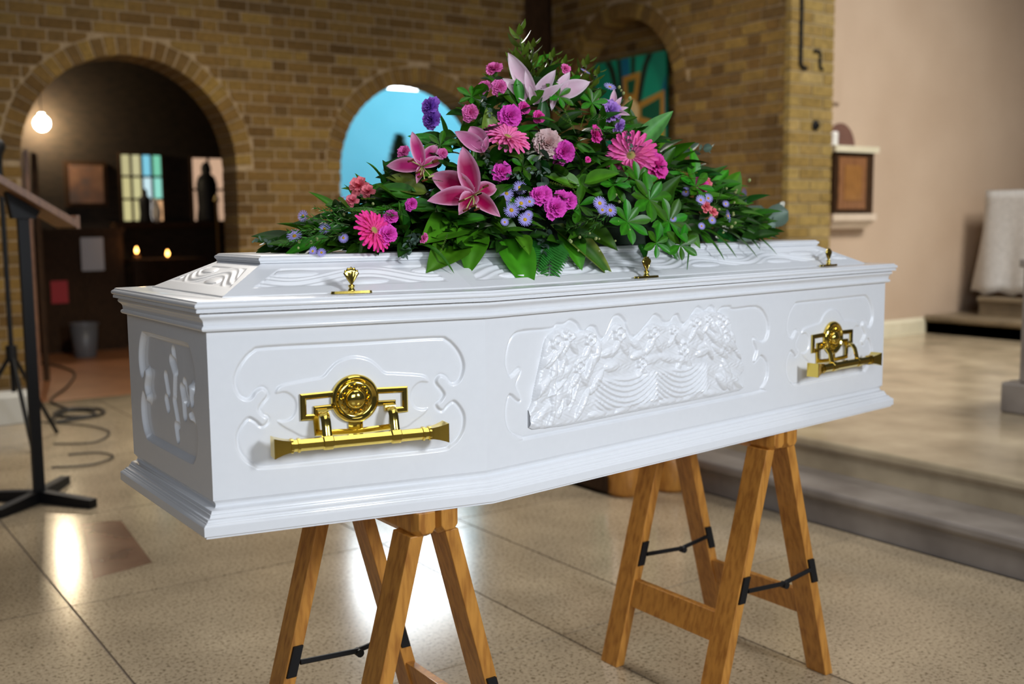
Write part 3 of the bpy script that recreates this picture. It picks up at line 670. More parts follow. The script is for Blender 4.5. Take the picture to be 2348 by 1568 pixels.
b = len(V); V += [(7.57, 2.98, 1.425), (8.32, 2.98, 1.425), (8.32, .48, 1.425), (7.57, .48, 1.425)]; F.append((b, b + 1, b + 2, b + 3))
cl = mk('altar_cloth', V, F, noisy(mat('linen', (.62, .62, .62), .85), 40, [(.35, (.56, .56, .555)), (.65, (.66, .66, .655))]), None, True)
sm = cl.modifiers.new('s', 'SOLIDIFY'); sm.thickness = .006
tag(cl, 'white linen cloth with a scalloped hem hanging over the altar', 'altar cloth')
Pd = empty('stone_pedestal', (4.54, .55, .28)); tag(Pd, 'square grey stone pedestal standing on the sanctuary platform at right', 'pedestal')
MB().box((4.245, .27, .28), (4.85, .85, .43)).build('plinth', M['greystone'], Pd, bevel=.012)
MB().box((4.27, .36, .43), (4.77, .775, .98)).build('shaft', M['greystone'], Pd, bevel=.01)
MB().box((4.255, .345, .98), (4.79, .79, 1.02)).build('cap', M['greystone'], Pd, bevel=.008)
# painted panel in the right-hand niche
Gp = empty('painted_panel', (XB + .145, 4.75, 1.05)); tag(Gp, 'green painted panel with a gold cross standing in the brick niche', 'painting')
XP = XB + .15
MB().box((XP - .005, 4.318, 1.05), (XP + .02, 5.189, 2.534)).build('board', mat('panel_green', (.0, .27, .17), .55), Gp)
def flatp(nm, pts, mt, d): MB().prism([(XP - .005 - d, y, z) for y, z in pts], [(XP - .004, y, z) for y, z in pts]).build(nm, mt, Gp)
gk, gb, gg, gc = mat('panel_black', (.008, .02, .012), .5), mat('panel_blue', (.0, .13, .25), .5), mat('panel_gold', (.42, .21, .03), .5), mat('panel_cream', (.75, .55, .28), .55)
gd = mat('panel_dark_green', (.0, .085, .04), .5)
def band(y0, y1, w0, w1, bend):
    L, R = [], []
    for k in range(9):
        t = k / 8; z = 2.53 - t * .62; y = y0 + (y1 - y0) * t ** bend; w_ = w0 + (w1 - w0) * t; L.append((y + w_, z)); R.append((y - w_, z))
    return L + R[::-1]
yc_, zc_ = 4.735, 2.085
flatp('dark_ray', band(5.02, 4.83, .035, .02, .6), gk, .001); flatp('dark_ray', band(4.50, 4.68, .035, .02, .6), gk, .001)
flatp('blue_ray', band(4.80, 4.76, .05, .04, 1), gb, .0012); flatp('dark_ray', band(4.88, 4.80, .022, .02, 1), gk, .0014); flatp('dark_ray', band(4.70, 4.72, .022, .02, 1), gk, .0014)
flatp('blue_ray', [(4.319, 2.35), (4.319, 2.05), (4.45, 2.00)], gb, .0012); flatp('blue_ray', [(5.188, 2.25), (5.188, 2.0), (5.08, 1.95)], gb, .0012)
for nm, pts in (('gold_arm', [(4.83, 2.385), (4.61, 2.405), (4.67, zc_), (4.80, zc_)]), ('gold_arm', [(4.72, 2.14), (4.33, 2.235), (4.33, 1.93), (4.72, 2.03)]), ('gold_arm', [(4.75, 2.14), (5.15, 2.235), (5.15, 1.93), (4.75, 2.03)]), ('gold_arm', [(4.80, zc_), (4.67, zc_), (4.60, 1.30), (4.87, 1.30)])): flatp(nm, pts, gg, .0018)
for pts in ([(4.775, 2.345), (4.665, 2.355), (4.69, 2.24), (4.765, 2.24)], [(4.60, 2.115), (4.375, 2.18), (4.375, 1.985), (4.60, 2.045)], [(4.87, 2.115), (5.10, 2.18), (5.10, 1.985), (4.87, 2.045)]): flatp('dark_inset', pts, gd, .0025)
flatp('yellow_field', [(4.60, 1.99), (4.33, 1.93), (4.33, 1.05), (4.66, 1.05)], mat('panel_yellow', (.45, .30, .03), .55), .0015)
flatp('cream_disc', [(yc_ + .105 * math.cos(a), zc_ + .115 * math.sin(a)) for a in np.linspace(0, 2 * math.pi, 33)[:-1]], gc, .004)
# ------------------------------------------------------------------ dim room behind the left arch, blue chapel behind the next arch
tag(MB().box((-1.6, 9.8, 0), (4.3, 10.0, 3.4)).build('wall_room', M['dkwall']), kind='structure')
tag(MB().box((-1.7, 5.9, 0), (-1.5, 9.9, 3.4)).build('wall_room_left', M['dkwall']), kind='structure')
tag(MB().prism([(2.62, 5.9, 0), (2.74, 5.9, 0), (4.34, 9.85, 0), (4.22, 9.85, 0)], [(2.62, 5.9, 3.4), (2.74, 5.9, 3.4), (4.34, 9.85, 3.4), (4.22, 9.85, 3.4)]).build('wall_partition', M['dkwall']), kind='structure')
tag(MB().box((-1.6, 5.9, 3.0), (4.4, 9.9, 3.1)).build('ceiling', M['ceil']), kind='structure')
# blue chapel: painted back and side walls, high bright window
YB = 9.75
bw_ = MB().box((4.30, YB, 0), (8.6, YB + .15, 2.83)).box((4.30, YB, 2.83), (5.10, YB + .15, 4.4)).box((6.85, YB, 2.83), (8.6, YB + .15, 4.4)).box((5.10, YB, 4.15), (6.85, YB + .15, 4.4))
tag(bw_.build('wall_chapel', M['blue']), kind='structure')
tag(MB().prism([(2.745, 5.9, 0), (2.76, 5.9, 0), (4.36, 9.8, 0), (4.345, 9.8, 0)], [(2.745, 5.9, 3.4), (2.76, 5.9, 3.4), (4.36, 9.8, 4.4), (4.345, 9.8, 4.4)]).build('wall_chapel_side', M['blue']), kind='structure')
tag(MB().box((8.5, 5.9, 0), (8.6, 9.8, 4.4)).build('wall_chapel_side', M['blue']), kind='structure')
tag(MB().box((2.75, 5.9, 4.4), (8.6, 9.9, 4.5)).build('ceiling', M['cream']), kind='structure')
def emat(name, col, s): return mat(name, (0, 0, 0), .5, emit=col, estr=s)
wn = empty('window_1', (5.97, YB, 2.83)); tag(wn, kind='structure')
for k in range(3):
    x = 5.10 + k * .583
    MB().box((x + .02, YB + .08, 2.85), (x + .563, YB + .09, 4.13)).build('pane', emat('daylight_pane', (.86, .93, 1.0), 13), wn)
    MB().box((x, YB + .05, 2.83), (x + .02, YB + .10, 4.15)).build('mullion', M['cream'], wn)
cl_ = bpy.data.lights.new('chapel_light', 'AREA'); cl_.energy = 210; cl_.size = 1.2; cl_.color = (.92, .97, 1.0)
o = bpy.data.objects.new('chapel_light', cl_); COL.objects.link(o); o.location = (6.3, 7.4, 4.3)
# potted conifer in the chapel
Tn = empty('potted_conifer', (4.79, 7.7, 0)); tag(Tn, 'small dark conifer on a stand in the blue chapel', 'plant')
MB().lathe([(.16, 0), (.16, .05), (.05, .08), (.05, 1.30), (.14, 1.33), (.14, 1.36), (.11, 1.38), (.13, 1.52), (.12, 1.53), (.01, 1.53)], (4.79, 7.7, 0), 16).build('stand', M['dkwood'], Tn)
R = random.Random(2); m = MB()
for k in range(1100):
    t = R.random() ** .8; z = 1.53 + t * .56; r = .19 * (1 - t) ** .8 * R.uniform(.5, 1.05); a = R.uniform(0, 6.283)
    p = np.array((4.79 + r * math.cos(a), 7.7 + r * math.sin(a), z)); d = np.array((math.cos(a), math.sin(a), .5)) * .06; e = np.array((-math.sin(a), math.cos(a), 0)) * .018
    m.add([p - d * .3, p + e, p + d, p - e], [(0, 1, 2, 3)])
tag(m.build('needles', noisy(mat('conifer_green', (.035, .07, .03), .7), 9, [(.3, (.02, .045, .018)), (.7, (.06, .10, .04))]), Tn), kind='stuff')
# windows of the dim room
def rwin(n, x0, x1, z0, z1, cols, rows, pc):
    w_ = empty('window_%d' % n, ((x0 + x1) / 2, 9.78, z0)); tag(w_, kind='structure'); dx = (x1 - x0) / cols; dz = (z1 - z0) / rows
    for i in range(cols):
        for j in range(rows):
            MB().box((x0 + i * dx + .012, 9.775, z0 + j * dz + .012), (x0 + (i + 1) * dx - .012, 9.785, z0 + (j + 1) * dz - .012)).build('pane', pc(i, j), w_)
    fr_ = MB()
    for i in range(cols + 1): fr_.box((x0 + i * dx - .012, 9.755, z0), (x0 + i * dx + .012, 9.79, z1))
    for j in range(rows + 1): fr_.box((x0, 9.756, z0 + j * dz - .012), (x1, 9.789, z0 + j * dz + .012))
    fr_.build('glazing_bar', M['dkwood'], w_)
pal1 = {(0, 0): (.62, .56, .27), (1, 0): (.62, .56, .28), (2, 0): (.75, .70, .66), (3, 0): (.85, .48, .24), (0, 1): (.60, .54, .26), (1, 1): (.62, .58, .30), (2, 1): (.62, .85, .90), (3, 1): (.30, .75, .62), (0, 2): (.55, .50, .26), (1, 2): (.58, .54, .30), (2, 2): (.22, .62, .78), (3, 2): (.20, .62, .42)}
rwin(2, 2.573, 3.013, 1.252, 1.972, 4, 3, lambda i, j: emat('coloured_pane', pal1[(i, j)], .95))
rwin(3, 3.332, 3.708, 1.247, 1.955, 2, 2, lambda i, j: emat('peach_pane', (.78, .50, .33), .75 if j else .65))
tag(MB().box((2.45, 9.60, 1.19), (3.80, 9.80, 1.245)).build('trim_3', M['dkwood']), kind='structure')
def figure(name, x, z, h, r, lab, m_):
    tag(MB().lathe([(r * 1.0, 0), (r * 1.05, .05 * h), (r * .9, .25 * h), (r * .95, .45 * h), (r * 1.0, .62 * h), (r * .8, .74 * h), (r * .42, .80 * h), (r * .5, .87 * h), (r * .42, .94 * h), (r * .15, .99 * h), (.002, h)], (x, 9.69, z), 18).build(name, m_, None, True), lab, 'statue')
figure('robed_statue', 3.47, 1.245, .66, .115, 'dark robed statue silhouetted in the right window', M['black'])
figure('small_statue', 2.79, 1.245, .36, .065, 'small dark statue silhouetted in the coloured window', M['black'])
tag(MB().lathe([(.03, 0), (.045, .05), (.05, .12), (.03, .19), (.02, .22), (.03, .25), (.004, .25)], (2.90, 9.66, 1.245), 14).build('vase', mat('white_glaze', (.7, .66, .6), .3), None, True), 'slim pale vase on the sill of the coloured window', 'vase')
pc = empty('picture', (2.22, 9.79, 1.44)); tag(pc, 'dim framed picture hanging on the wall behind the left arch', 'picture')
MB().box((2.01, 9.76, 1.41), (2.43, 9.80, 1.88)).build('frame', M['dkwood'], pc)
MB().box((2.05, 9.752, 1.45), (2.39, 9.762, 1.84)).build('canvas', noisy(mat('old_painting', (.2, .1, .06), .6), 3, [(.35, (.05, .06, .07)), (.5, (.20, .10, .06)), (.65, (.34, .18, .10))]), pc)
# cabinet with notice, votive table, candles
cb = empty('dark_cabinet', (1.95, 9.05, 0)); tag(cb, 'dark wooden cabinet against the room wall beneath the framed picture', 'cabinet')
MB().box((1.52, 8.87, 0), (2.32, 9.30, 1.16)).build('body', M['dkwood'], cb); MB().box((1.50, 8.85, 1.16), (2.34, 9.32, 1.19)).build('top', M['dkwood'], cb)
for k in range(2): MB().box((1.55 + k * .39, 8.858, .06), (1.90 + k * .39, 8.87, 1.12)).build('door', M['dkwood'], cb, bevel=.006)
tag(MB().box((1.919, 8.848, .782), (2.129, 8.857, 1.102)).build('paper_notice', mat('paper', (.55, .53, .52), .8)), 'white paper notice pinned to the dark cabinet', 'notice')
tag(MB().box((1.627, 8.845, .482), (1.780, 8.857, .696)).build('red_sign', mat('red_card', (.45, .02, .025), .6)), 'red square sign on the dark cabinet door', 'sign')
vt = empty('votive_table', (2.85, 8.95, 0)); tag(vt, 'dark votive candle table in the room behind the left arch', 'table')
MB().box((2.36, 8.72, .84), (3.10, 9.20, .88)).build('table_top', M['dkwood'], vt); MB().box((2.38, 8.74, .55), (3.08, 8.76, .84)).build('apron', M['dkwood'], vt)
for x, y in ((2.40, 8.76), (3.06, 8.76), (2.40, 9.16), (3.06, 9.16)): MB().box((x - .025, y - .025, 0), (x + .025, y + .025, .84)).build('leg', M['dkwood'], vt)
for i, (x, z) in enumerate(((2.429, .974), (2.732, .937))):
    c = empty('votive_candle', (x, 8.8, .88)); tag(c, ('lit' if i else 'lit') + (' votive candle at the left of the table' if i == 0 else ' votive candle nearer the coffin'), 'candle', 'lit votive candles')
    MB().lathe([(.026, 0), (.03, .005), (.032, z - .93), (.028, z - .93), (.004, z - .935)], (x, 8.8, .88), 14).build('cup', mat('candle_cup', (.3, .12, .04), .3), c, True)
    MB().lathe([(.003, 0), (.013, .012), (.016, .026), (.010, .044), (.002, .062)], (x, 8.8, z - .032), 12).build('flame', emat('flame', (1, .45, .10), 14), c, True)
    l = bpy.data.lights.new('candle_light', 'POINT'); l.energy = .6; l.color = (1, .55, .22); l.shadow_soft_size = .03; lo = bpy.data.objects.new('candle_light', l); COL.objects.link(lo); lo.location = (x, 8.74, z + .06)
tag(MB().tube([(3.255, 8.8, 0), (3.255, 8.8, 1.44)], .014, 10).lathe([(.014, 0), (.03, .02), (.02, .05), (.004, .09)], (3.255, 8.8, 1.44), 12).lathe([(.10, 0), (.10, .02), (.02, .04)], (3.255, 8.8, 0), 16).build('brass_pole', M['goldpale']), 'slender brass processional pole beside the right jamb of the arch', 'pole')
bn = empty('waste_bin', (1.81, 8.42, 0)); tag(bn, 'grey waste bin on the terracotta floor', 'bin')
MB().lathe([(.095, 0), (.10, .005), (.125, .31), (.120, .31), (.095, .02), (.002, .02)], (1.81, 8.42, 0), 20).build('body', mat('grey_plastic', (.13, .13, .14), .4), bn, True)
MB().lathe([(.126, .300), (.131, .303), (.131, .318), (.120, .318), (.120, .300)], (1.81, 8.42, 0), 20).build('rim', mat('grey_plastic_rim', (.17, .17, .18), .35), bn)
# open brown door at the left of the room
dd = empty('door_1', (1.07, 7.0, 0)); tag(dd, kind='structure')
MB().box((1.045, 6.98, 0), (1.085, 7.85, 1.92)).build('door_leaf', M['brwood'], dd); MB().box((1.10, 6.96, 0), (1.135, 7.00, 1.80)).build('door_stile', M['brwood'], dd); MB().box((1.16, 6.98, 0), (1.20, 7.02, 1.78)).build('door_stile', M['dkwood'], dd)
# bare bulb
bl = empty('pendant_bulb', (1.787, 9.6, 2.235)); tag(bl, 'bright bare bulb hanging in the dim room behind the left arch', 'lamp')
s_ = MB(); s_.lathe([(.004, -.075), (.040, -.064), (.065, -.036), (.075, .0), (.066, .036), (.042, .062), (.022, .075), (.022, .095)], (1.787, 9.6, 2.235), 20).build('bulb', emat('bulb_glow', (1, .80, .52), 200), bl, True)
MB().tube([(1.787, 9.6, 2.33), (1.787, 9.6, 2.99)], .006, 6).build('flex', M['black'], bl)
l = bpy.data.lights.new('bulb_light', 'POINT'); l.energy = 2; l.color = (1, .74, .45); l.shadow_soft_size = .07; lo = bpy.data.objects.new('bulb_light', l); COL.objects.link(lo); lo.location = (1.787, 9.48, 2.235)
# ------------------------------------------------------------------ lectern stand, microphone stand, box, cables
ls = empty('lectern_stand', (.335, 3.03, 0)); tag(ls, 'black steel lectern stand with a sloping wooden desk at the left edge', 'lectern')
MB().box((.313, 3.008, 0), (.357, 3.052, 1.27)).build('post', M['black'], ls)
for dx, dy in ((.17, -.245), (.175, .30), (-.20, -.17), (-.21, .22)):
    L_ = math.hypot(dx, dy); e = np.array((-dy, dx)) / L_ * .022; p = np.array((.335, 3.03)); q = p + (dx, dy)
    MB().prism([(*(p - e), .0), (*(p + e), .0), (*(q + e), .0), (*(q - e), .0)], [(*(p - e), .055), (*(p + e), .055), (*(q + e), .036), (*(q - e), .036)]).build('foot', M['black'], ls)
sl = (1.381 - 1.213) / (.51 - .248)
dk = MB().prism([(-.06, 2.85, 1.213 + .57 * sl), (.51, 2.85, 1.213), (.51, 3.25, 1.213), (-.06, 3.25, 1.213 + .57 * sl)], [(-.05, 2.85, 1.240 + .57 * sl), (.52, 2.85, 1.240), (.52, 3.25, 1.240), (-.05, 3.25, 1.240 + .57 * sl)]).build('desk', M['brwood'], ls)
MB().box((.515, 2.86, 1.205), (.53, 3.24, 1.262)).build('book_rest', M['brwood'], dk)
MB().prism([(.29, 2.99, 1.25), (.38, 2.99, 1.25), (.38, 3.07, 1.25), (.29, 3.07, 1.25)], [(.27, 2.99, 1.362), (.40, 2.99, 1.280), (.40, 3.07, 1.280), (.27, 3.07, 1.362)]).build('bracket', M['black'], ls)
ms = empty('microphone_stand', (.50, 4.45, 0)); tag(ms, 'black tripod microphone stand behind the lectern stand', 'microphone stand')
MB().tube([(.50, 4.45, .30), (.50, 4.45, 1.57)], .014, 8).build('pole', M['black'], ms)
for a in (.6, 2.7, 4.8): MB().tube([(.50, 4.45, .52), (.50 + .30 * math.cos(a), 4.45 + .30 * math.sin(a), .012)], .012, 8).build('leg', M['black'], ms)
MB().tube([(.50, 4.45, .47), (.50, 4.45, .56)], .03, 10).build('collar', M['black'], ms)
MB().lathe([(.012, 0), (.016, .06), (.02, .08), (.032, .10), (.034, .125), (.024, .15), (.004, .16)], (.50, 4.45, 1.53), 14).build('microphone', M['black'], ms, True)
tag(MB().box((.40, 5.12, 0), (.745, 5.40, .175)).build('white_box', mat('white_board', (.6, .6, .57), .6), bevel=.006), 'low white box on the floor against the left brick jamb', 'box')
def cable(pts, lab, r=.008):
    P = spline(pts, 10, closed=False); tag(MB().tube([(x, y, .010) for x, y in P], r, 6).build('cable', mat('cable_black', (.02, .018, .016), .5), None, True), lab, 'cable')
cable([(.82, 5.0), (.95, 5.02), (1.12, 5.10), (1.16, 5.32), (1.0, 5.45), (.88, 5.32), (.92, 5.15), (1.05, 5.08), (1.10, 5.25), (.98, 5.38), (.86, 5.20), (.80, 5.02)], 'coiled black cable lying in loops by the white box', .011)
cable([(1.0, 5.45), (.98, 5.9), (1.22, 6.5), (1.45, 7.3), (1.40, 8.0), (1.2, 8.3)], 'black cable curving across the terracotta floor')
cable([(.75, 5.05), (.95, 4.75), (1.0, 4.45), (.85, 4.2), (.66, 4.3)], 'thin grey cable trailing in an arc behind the lectern foot', .005)
cable([(.66, 3.95), (.80, 3.9), (.84, 3.75), (.70, 3.62), (.52, 3.68)], 'thin cable arc on the polished floor nearest the lectern foot', .005)
# wooden kneeler half hidden behind the coffin
kn = empty('wooden_kneeler', (2.62, 1.70, 0)); tag(kn, 'brown wooden kneeler with rounded ends behind the coffin, by the steps', 'kneeler')
for x, y in ((2.50, 1.58), (2.72, 1.52)):
    m = MB().lathe([(.075, 0), (.085, .02), (.085, .16), (.06, .20), (.055, .62)], (x, y, 0), 20); m.build('post', M['pine'], kn, True)
MB().box((2.40, 1.60, .02), (2.74, 1.98, .09)).build('base_board', M['dkwood'], kn); MB().box((2.42, 1.50, .58), (2.74, 1.96, .63)).build('shelf', M['pine'], kn)
# ------------------------------------------------------------------ casket spray
def colmat(name, rough, spec, transl, jitter):
    m = mat(name, (1, 1, 1), rough, spec=spec); N, Lk, b = nodes(m)
    at_ = N.new('ShaderNodeAttribute'); at_.attribute_name = 'Col'; oi = N.new('ShaderNodeObjectInfo')
    hs = N.new('ShaderNodeHueSaturation'); mr = N.new('ShaderNodeMapRange'); mr.inputs['To Min'].default_value = 1 - jitter; mr.inputs['To Max'].default_value = 1 + jitter
    mh = N.new('ShaderNodeMapRange'); mh.inputs['To Min'].default_value = .5 - jitter * .06; mh.inputs['To Max'].default_value = .5 + jitter * .05
    n = N.new('ShaderNodeTexNoise'); n.inputs['Scale'].default_value = 4; tc = N.new('ShaderNodeTexCoord'); Lk.new(tc.outputs['Object'], n.inputs['Vector'])
    Lk.new(oi.outputs['Random'], mr.inputs['Value']); Lk.new(mr.outputs[0], hs.inputs['Value']); Lk.new(oi.outputs['Random'], mh.inputs['Value']); Lk.new(mh.outputs[0], hs.inputs['Hue'])
    mx = N.new('ShaderNodeMix'); mx.data_type = 'RGBA'; mx.blend_type = 'OVERLAY'; mx.inputs['Factor'].default_value = .25
    Lk.new(at_.outputs['Color'], mx.inputs['A']); Lk.new(n.outputs['Fac'], mx.inputs['B']); Lk.new(mx.outputs['Result'], hs.inputs['Color']); Lk.new(hs.outputs[0], b.inputs['Base Color'])
    tr = N.new('ShaderNodeBsdfTranslucent'); ms_ = N.new('ShaderNodeMixShader'); ms_.inputs[0].default_value = transl
    Lk.new(hs.outputs[0], tr.inputs['Color']); Lk.new(b.outputs[0], ms_.inputs[1]); Lk.new(tr.outputs[0], ms_.inputs[2]); Lk.new(ms_.outputs[0], N['Material Output'].inputs['Surface'])
    return m
MP = colmat('petal', .6, .15, .18, .08); ML = colmat('leaf', .36, .3, .14, .35)
def cmesh(name, V, F, C, m):
    me = bpy.data.meshes.new(name); me.from_pydata([tuple(map(float, v)) for v in V], [], F); me.polygons.foreach_set('use_smooth', [True] * len(F))
    a = me.color_attributes.new('Col', 'FLOAT_COLOR', 'POINT'); c = np.ones((len(V), 4), np.float32); c[:, :3] = np.array(C, np.float32).reshape(-1, 3); a.data.foreach_set('color', c.ravel()); me.materials.append(m); return me
class CB_:
    def __init__(s): s.v, s.f, s.c = [], [], []
    def add(s, V, F, C): b = len(s.v); s.v += [tuple(map(float, p)) for p in V]; s.f += [[i + b for i in f] for f in F]; s.c += list(C); return s
    def mesh(s, name, m): return cmesh(name, s.v, s.f, s.c, m)
    def tf(s, o, M3, t, sc=1): return s.add([np.array(M3) @ (np.array(p) * sc) + np.array(t) for p in o.v], o.f, o.c)
def basis(d, n):
    X = np.array(d, float); X /= np.linalg.norm(X) + 1e-12; Z = np.array(n, float); Z = Z - X * (Z @ X)
    if np.linalg.norm(Z) < 1e-6: Z = np.cross(X, [.3, .5, .8])
    Z /= np.linalg.norm(Z); return np.stack([X, np.cross(Z, X), Z], 1)
def leafgeo(wd, col, curl=.15, fold=.18, shape='ovate', nx=8, ny=4, rib=1.5, wave=0, edge=None):
    o = CB_(); V, C = [], []
    for i in range(nx + 1):
        t = i / nx
        w_ = {'ovate': math.sin(math.pi * min(1, t ** .75 * 1.0)) ** .85 * (1 - .12 * t), 'obovate': math.sin(math.pi * t ** 1.5) ** .75, 'round': math.sqrt(max(0, 1 - (2 * t - 1) ** 2)), 'lance': math.sin(math.pi * t ** .8) ** .9, 'blade': (1 - t) ** .6 * min(1, t * 8 + .4)}[shape] * wd / 2 + .004
        for j in range(ny + 1):
            q = 2 * j / ny - 1
            V.append((t, q * w_, fold * abs(q) * w_ * 2 - curl * t * t + wave * math.sin(t * 14 + q * 2) * abs(q) * .04))
            k = rib if j == ny // 2 else (1 + .12 * math.sin(t * 34 + abs(q) * 6)); e = edge if edge is not None and abs(q) > .9 else col
            C.append([min(1, c * k) for c in e])
    F = [(i * (ny + 1) + j, (i + 1) * (ny + 1) + j, (i + 1) * (ny + 1) + j + 1, i * (ny + 1) + j + 1) for i in range(nx) for j in range(ny)]
    return o.add(V, F, C)
G1, G2, G3, GY, GE = (.026, .120, .006), (.042, .175, .009), (.012, .062, .005), (.12, .24, .03), (.115, .185, .14)
LG = {'salal': leafgeo(.58, (.052, .205, .007), .22, .22), 'salal2': leafgeo(.50, (.066, .225, .010), .05, .30), 'dark': leafgeo(.46, G3, .25, .2), 'mid': leafgeo(.42, G1, .15, .2), 'lance': leafgeo(.24, G2, .30, .25, 'lance'),
      'pitt': leafgeo(.40, (.030, .145, .005), .10, .12, 'obovate'), 'euc': leafgeo(.85, GE, .10, .10, 'round', rib=1.25), 'olive': leafgeo(.55, (.13, .20, .025), .15, .2), 'blade': leafgeo(.075, (.022, .095, .012), .35, .3, 'blade', 14, 2), 'gloss': leafgeo(.42, (.10, .29, .07), .08, .25, nx=12), 'varieg': leafgeo(.26, (.05, .20, .02), .2, .35, 'lance', 10, 4, 1.2, edge=(.30, .40, .06))}
LM = {k: v.mesh('leaf', ML) for k, v in LG.items()}
Z0 = ZB + .4634; PK = (.83, .0, .44)
def msurf(x, y):
    ax = .66 if x < PK[0] else .86; r = math.hypot((x - PK[0]) / ax, (y - .0) / .27); return Z0 + (PK[2] * max(0, 1 - r) ** (1.30 if x < PK[0] else .95) if r < 1 else -.3)
def ray(u, v): return _F + _R * (u - 1174) / FPX - _U * (v - 784) / FPX
def pt(u, v, y): d = ray(u, v); return CAM + d * ((y - CAM[1]) / d[1])
def ptd(u, v, t): return CAM + ray(u, v) * t
def pick(u, v):
    d = ray(u, v); t = 1.4
    while t < 3.4:
        p = CAM + d * t
        if p[2] < msurf(p[0], p[1]) and p[2] > Z0 - .02: break
        t += .004
    else: t = (0.0 - CAM[1]) / d[1]; p = CAM + d * t
    e = .01; n = np.array([msurf(p[0] - e, p[1]) - msurf(p[0] + e, p[1]), msurf(p[0], p[1] - e) - msurf(p[0], p[1] + e), 2 * e]); 
    if not np.isfinite(n).all() or abs(n).max() > .5: n = np.array([0, -.6, .8])
    return p, n / np.linalg.norm(n), t
spray = empty('flower_spray', (.85, 0, Z0)); tag(spray, 'large spray of pink gerberas, lilies, carnations and greenery on the coffin lid', 'flower spray')
def q3(B): return Matrix(B.tolist()).to_quaternion()
def put(name, me, p, d, n, sc, parent=spray): return inst(name, me, parent, p, q3(basis(d, n)), (sc, sc, sc))
def leaf(kind, p, d, n, sc): return put('leaf', LM[kind], p, d, n, sc)
def pleaf(kind, a, b, ya=None, yb=None, n=None):
    """leaf from pixel a to pixel b at real distances (pick the mound, or given y planes)"""
    p = pt(*a, ya) if ya is not None else pick(*a)[0]
    q = pt(*b, yb) if yb is not None else ptd(*b, np.dot(p - CAM, _F) - .02)
    if n is None: n = np.array([-.25, -.75, .6])
    return leaf(kind, p, q - p, n, np.linalg.norm(q - p))
# foam core and scattered base greenery
V = []; F = []; nu, nr = 40, 8
for i in range(nr + 1):
    for k in range(nu):
        a = 2 * math.pi * k / nu; r = i / nr * .70; x = PK[0] + (.66 if math.cos(a) < 0 else .86) * r * math.cos(a); y = .27 * r * math.sin(a) * .55
        V.append((x, y, max(Z0 + .002, Z0 + (msurf(x, y / .62) - Z0) * .72 - .045 if i < nr else Z0 + .002)))
F = [(i * nu + k, (i + 1) * nu + k, (i + 1) * nu + (k + 1) % nu, i * nu + (k + 1) % nu) for i in range(nr) for k in range(nu)]
mk('foam_base', V, F, noisy(mat('wet_foam', (.01, .02, .008), .9), 30, [(.3, (.004, .010, .004)), (.7, (.012, .028, .010))]), spray)
R = random.Random(11); kinds = ['dark', 'mid', 'lance', 'pitt', 'dark', 'salal', 'mid', 'dark']
for k in range(205):
    a = R.uniform(math.pi * .93, math.pi * 2.07); rr = math.sqrt(R.uniform(.0, .86)); x = PK[0] + (.59 if math.cos(a) < 0 else .78) * rr * math.cos(a); y = .27 * rr * math.sin(a) * (.72 if rr > .5 else 1)
    if y > .14: continue
    z = max(Z0 + .012, msurf(x, y) - .035); out = np.array([(x - PK[0]) * .55, y * 1.6, .10 + R.uniform(-.05, .12)]) + np.array([R.uniform(-.25, .25), R.uniform(-.25, .15), 0])
    n = np.array([R.uniform(-.4, .4), -.5 + R.uniform(-.3, .3), .8]); leaf(R.choice(kinds), (x, y, z), out, n, R.uniform(.055, .10))
fol = CB_()
for k in range(1000):
    a = R.uniform(math.pi * .85, math.pi * 2.15); rr = math.sqrt(R.uniform(.0, .97)); x = PK[0] + (.59 if math.cos(a) < 0 else .76) * rr * math.cos(a); y = .27 * rr * math.sin(a) * (.75 if rr > .5 else 1)
    if y > .12: continue
    z = max(Z0 + .010, msurf(x, y) - R.uniform(.03, .09)); out = np.array([(x - PK[0]) * .5, y * 1.6, .06 + R.uniform(-.08, .12)]) + np.array([R.uniform(-.4, .4), R.uniform(-.3, .15), 0])
    fol.tf(LG[R.choice(['dark', 'mid', 'lance', 'dark', 'dark'])], basis(out, (R.uniform(-.4, .4), -.6, .7)), (x, y, z), R.uniform(.04, .075))
tag(mk('base_foliage', fol.v, fol.f, ML, spray, True, cols=np.array(fol.c)), kind='stuff')
# explicit larger leaves (pixel base -> pixel tip)
for a in [('salal', (1160, 548), (1222, 650), -.17, -.275), ('salal', (1085, 520), (1078, 610), -.16, -.235), ('salal', (1060, 555), (990, 600), -.17, -.23), ('salal2', (1075, 505), (968, 552), -.12, -.20), ('salal', (1120, 500), (1205, 548), -.15, -.19), ('salal2', (1190, 540), (1215, 582), -.19, -.25),
          ('salal', (1290, 520), (1340, 605), -.15, -.225), ('varieg', (1262, 515), (1430, 628), -.16, -.235), ('salal', (1330, 520), (1420, 560), -.14, -.21), ('lance', (1515, 540), (1575, 625), -.10, -.17), ('mid', (1500, 520), (1560, 590), -.11, -.16), ('salal2', (1545, 500), (1608, 568), -.10, -.15), ('mid', (1560, 480), (1600, 545), -.09, -.13), ('dark', (1470, 560), (1482, 585), -.12, -.16), ('pitt', (1600, 520), (1632, 560), -.06, -.10)]: pleaf(*a)
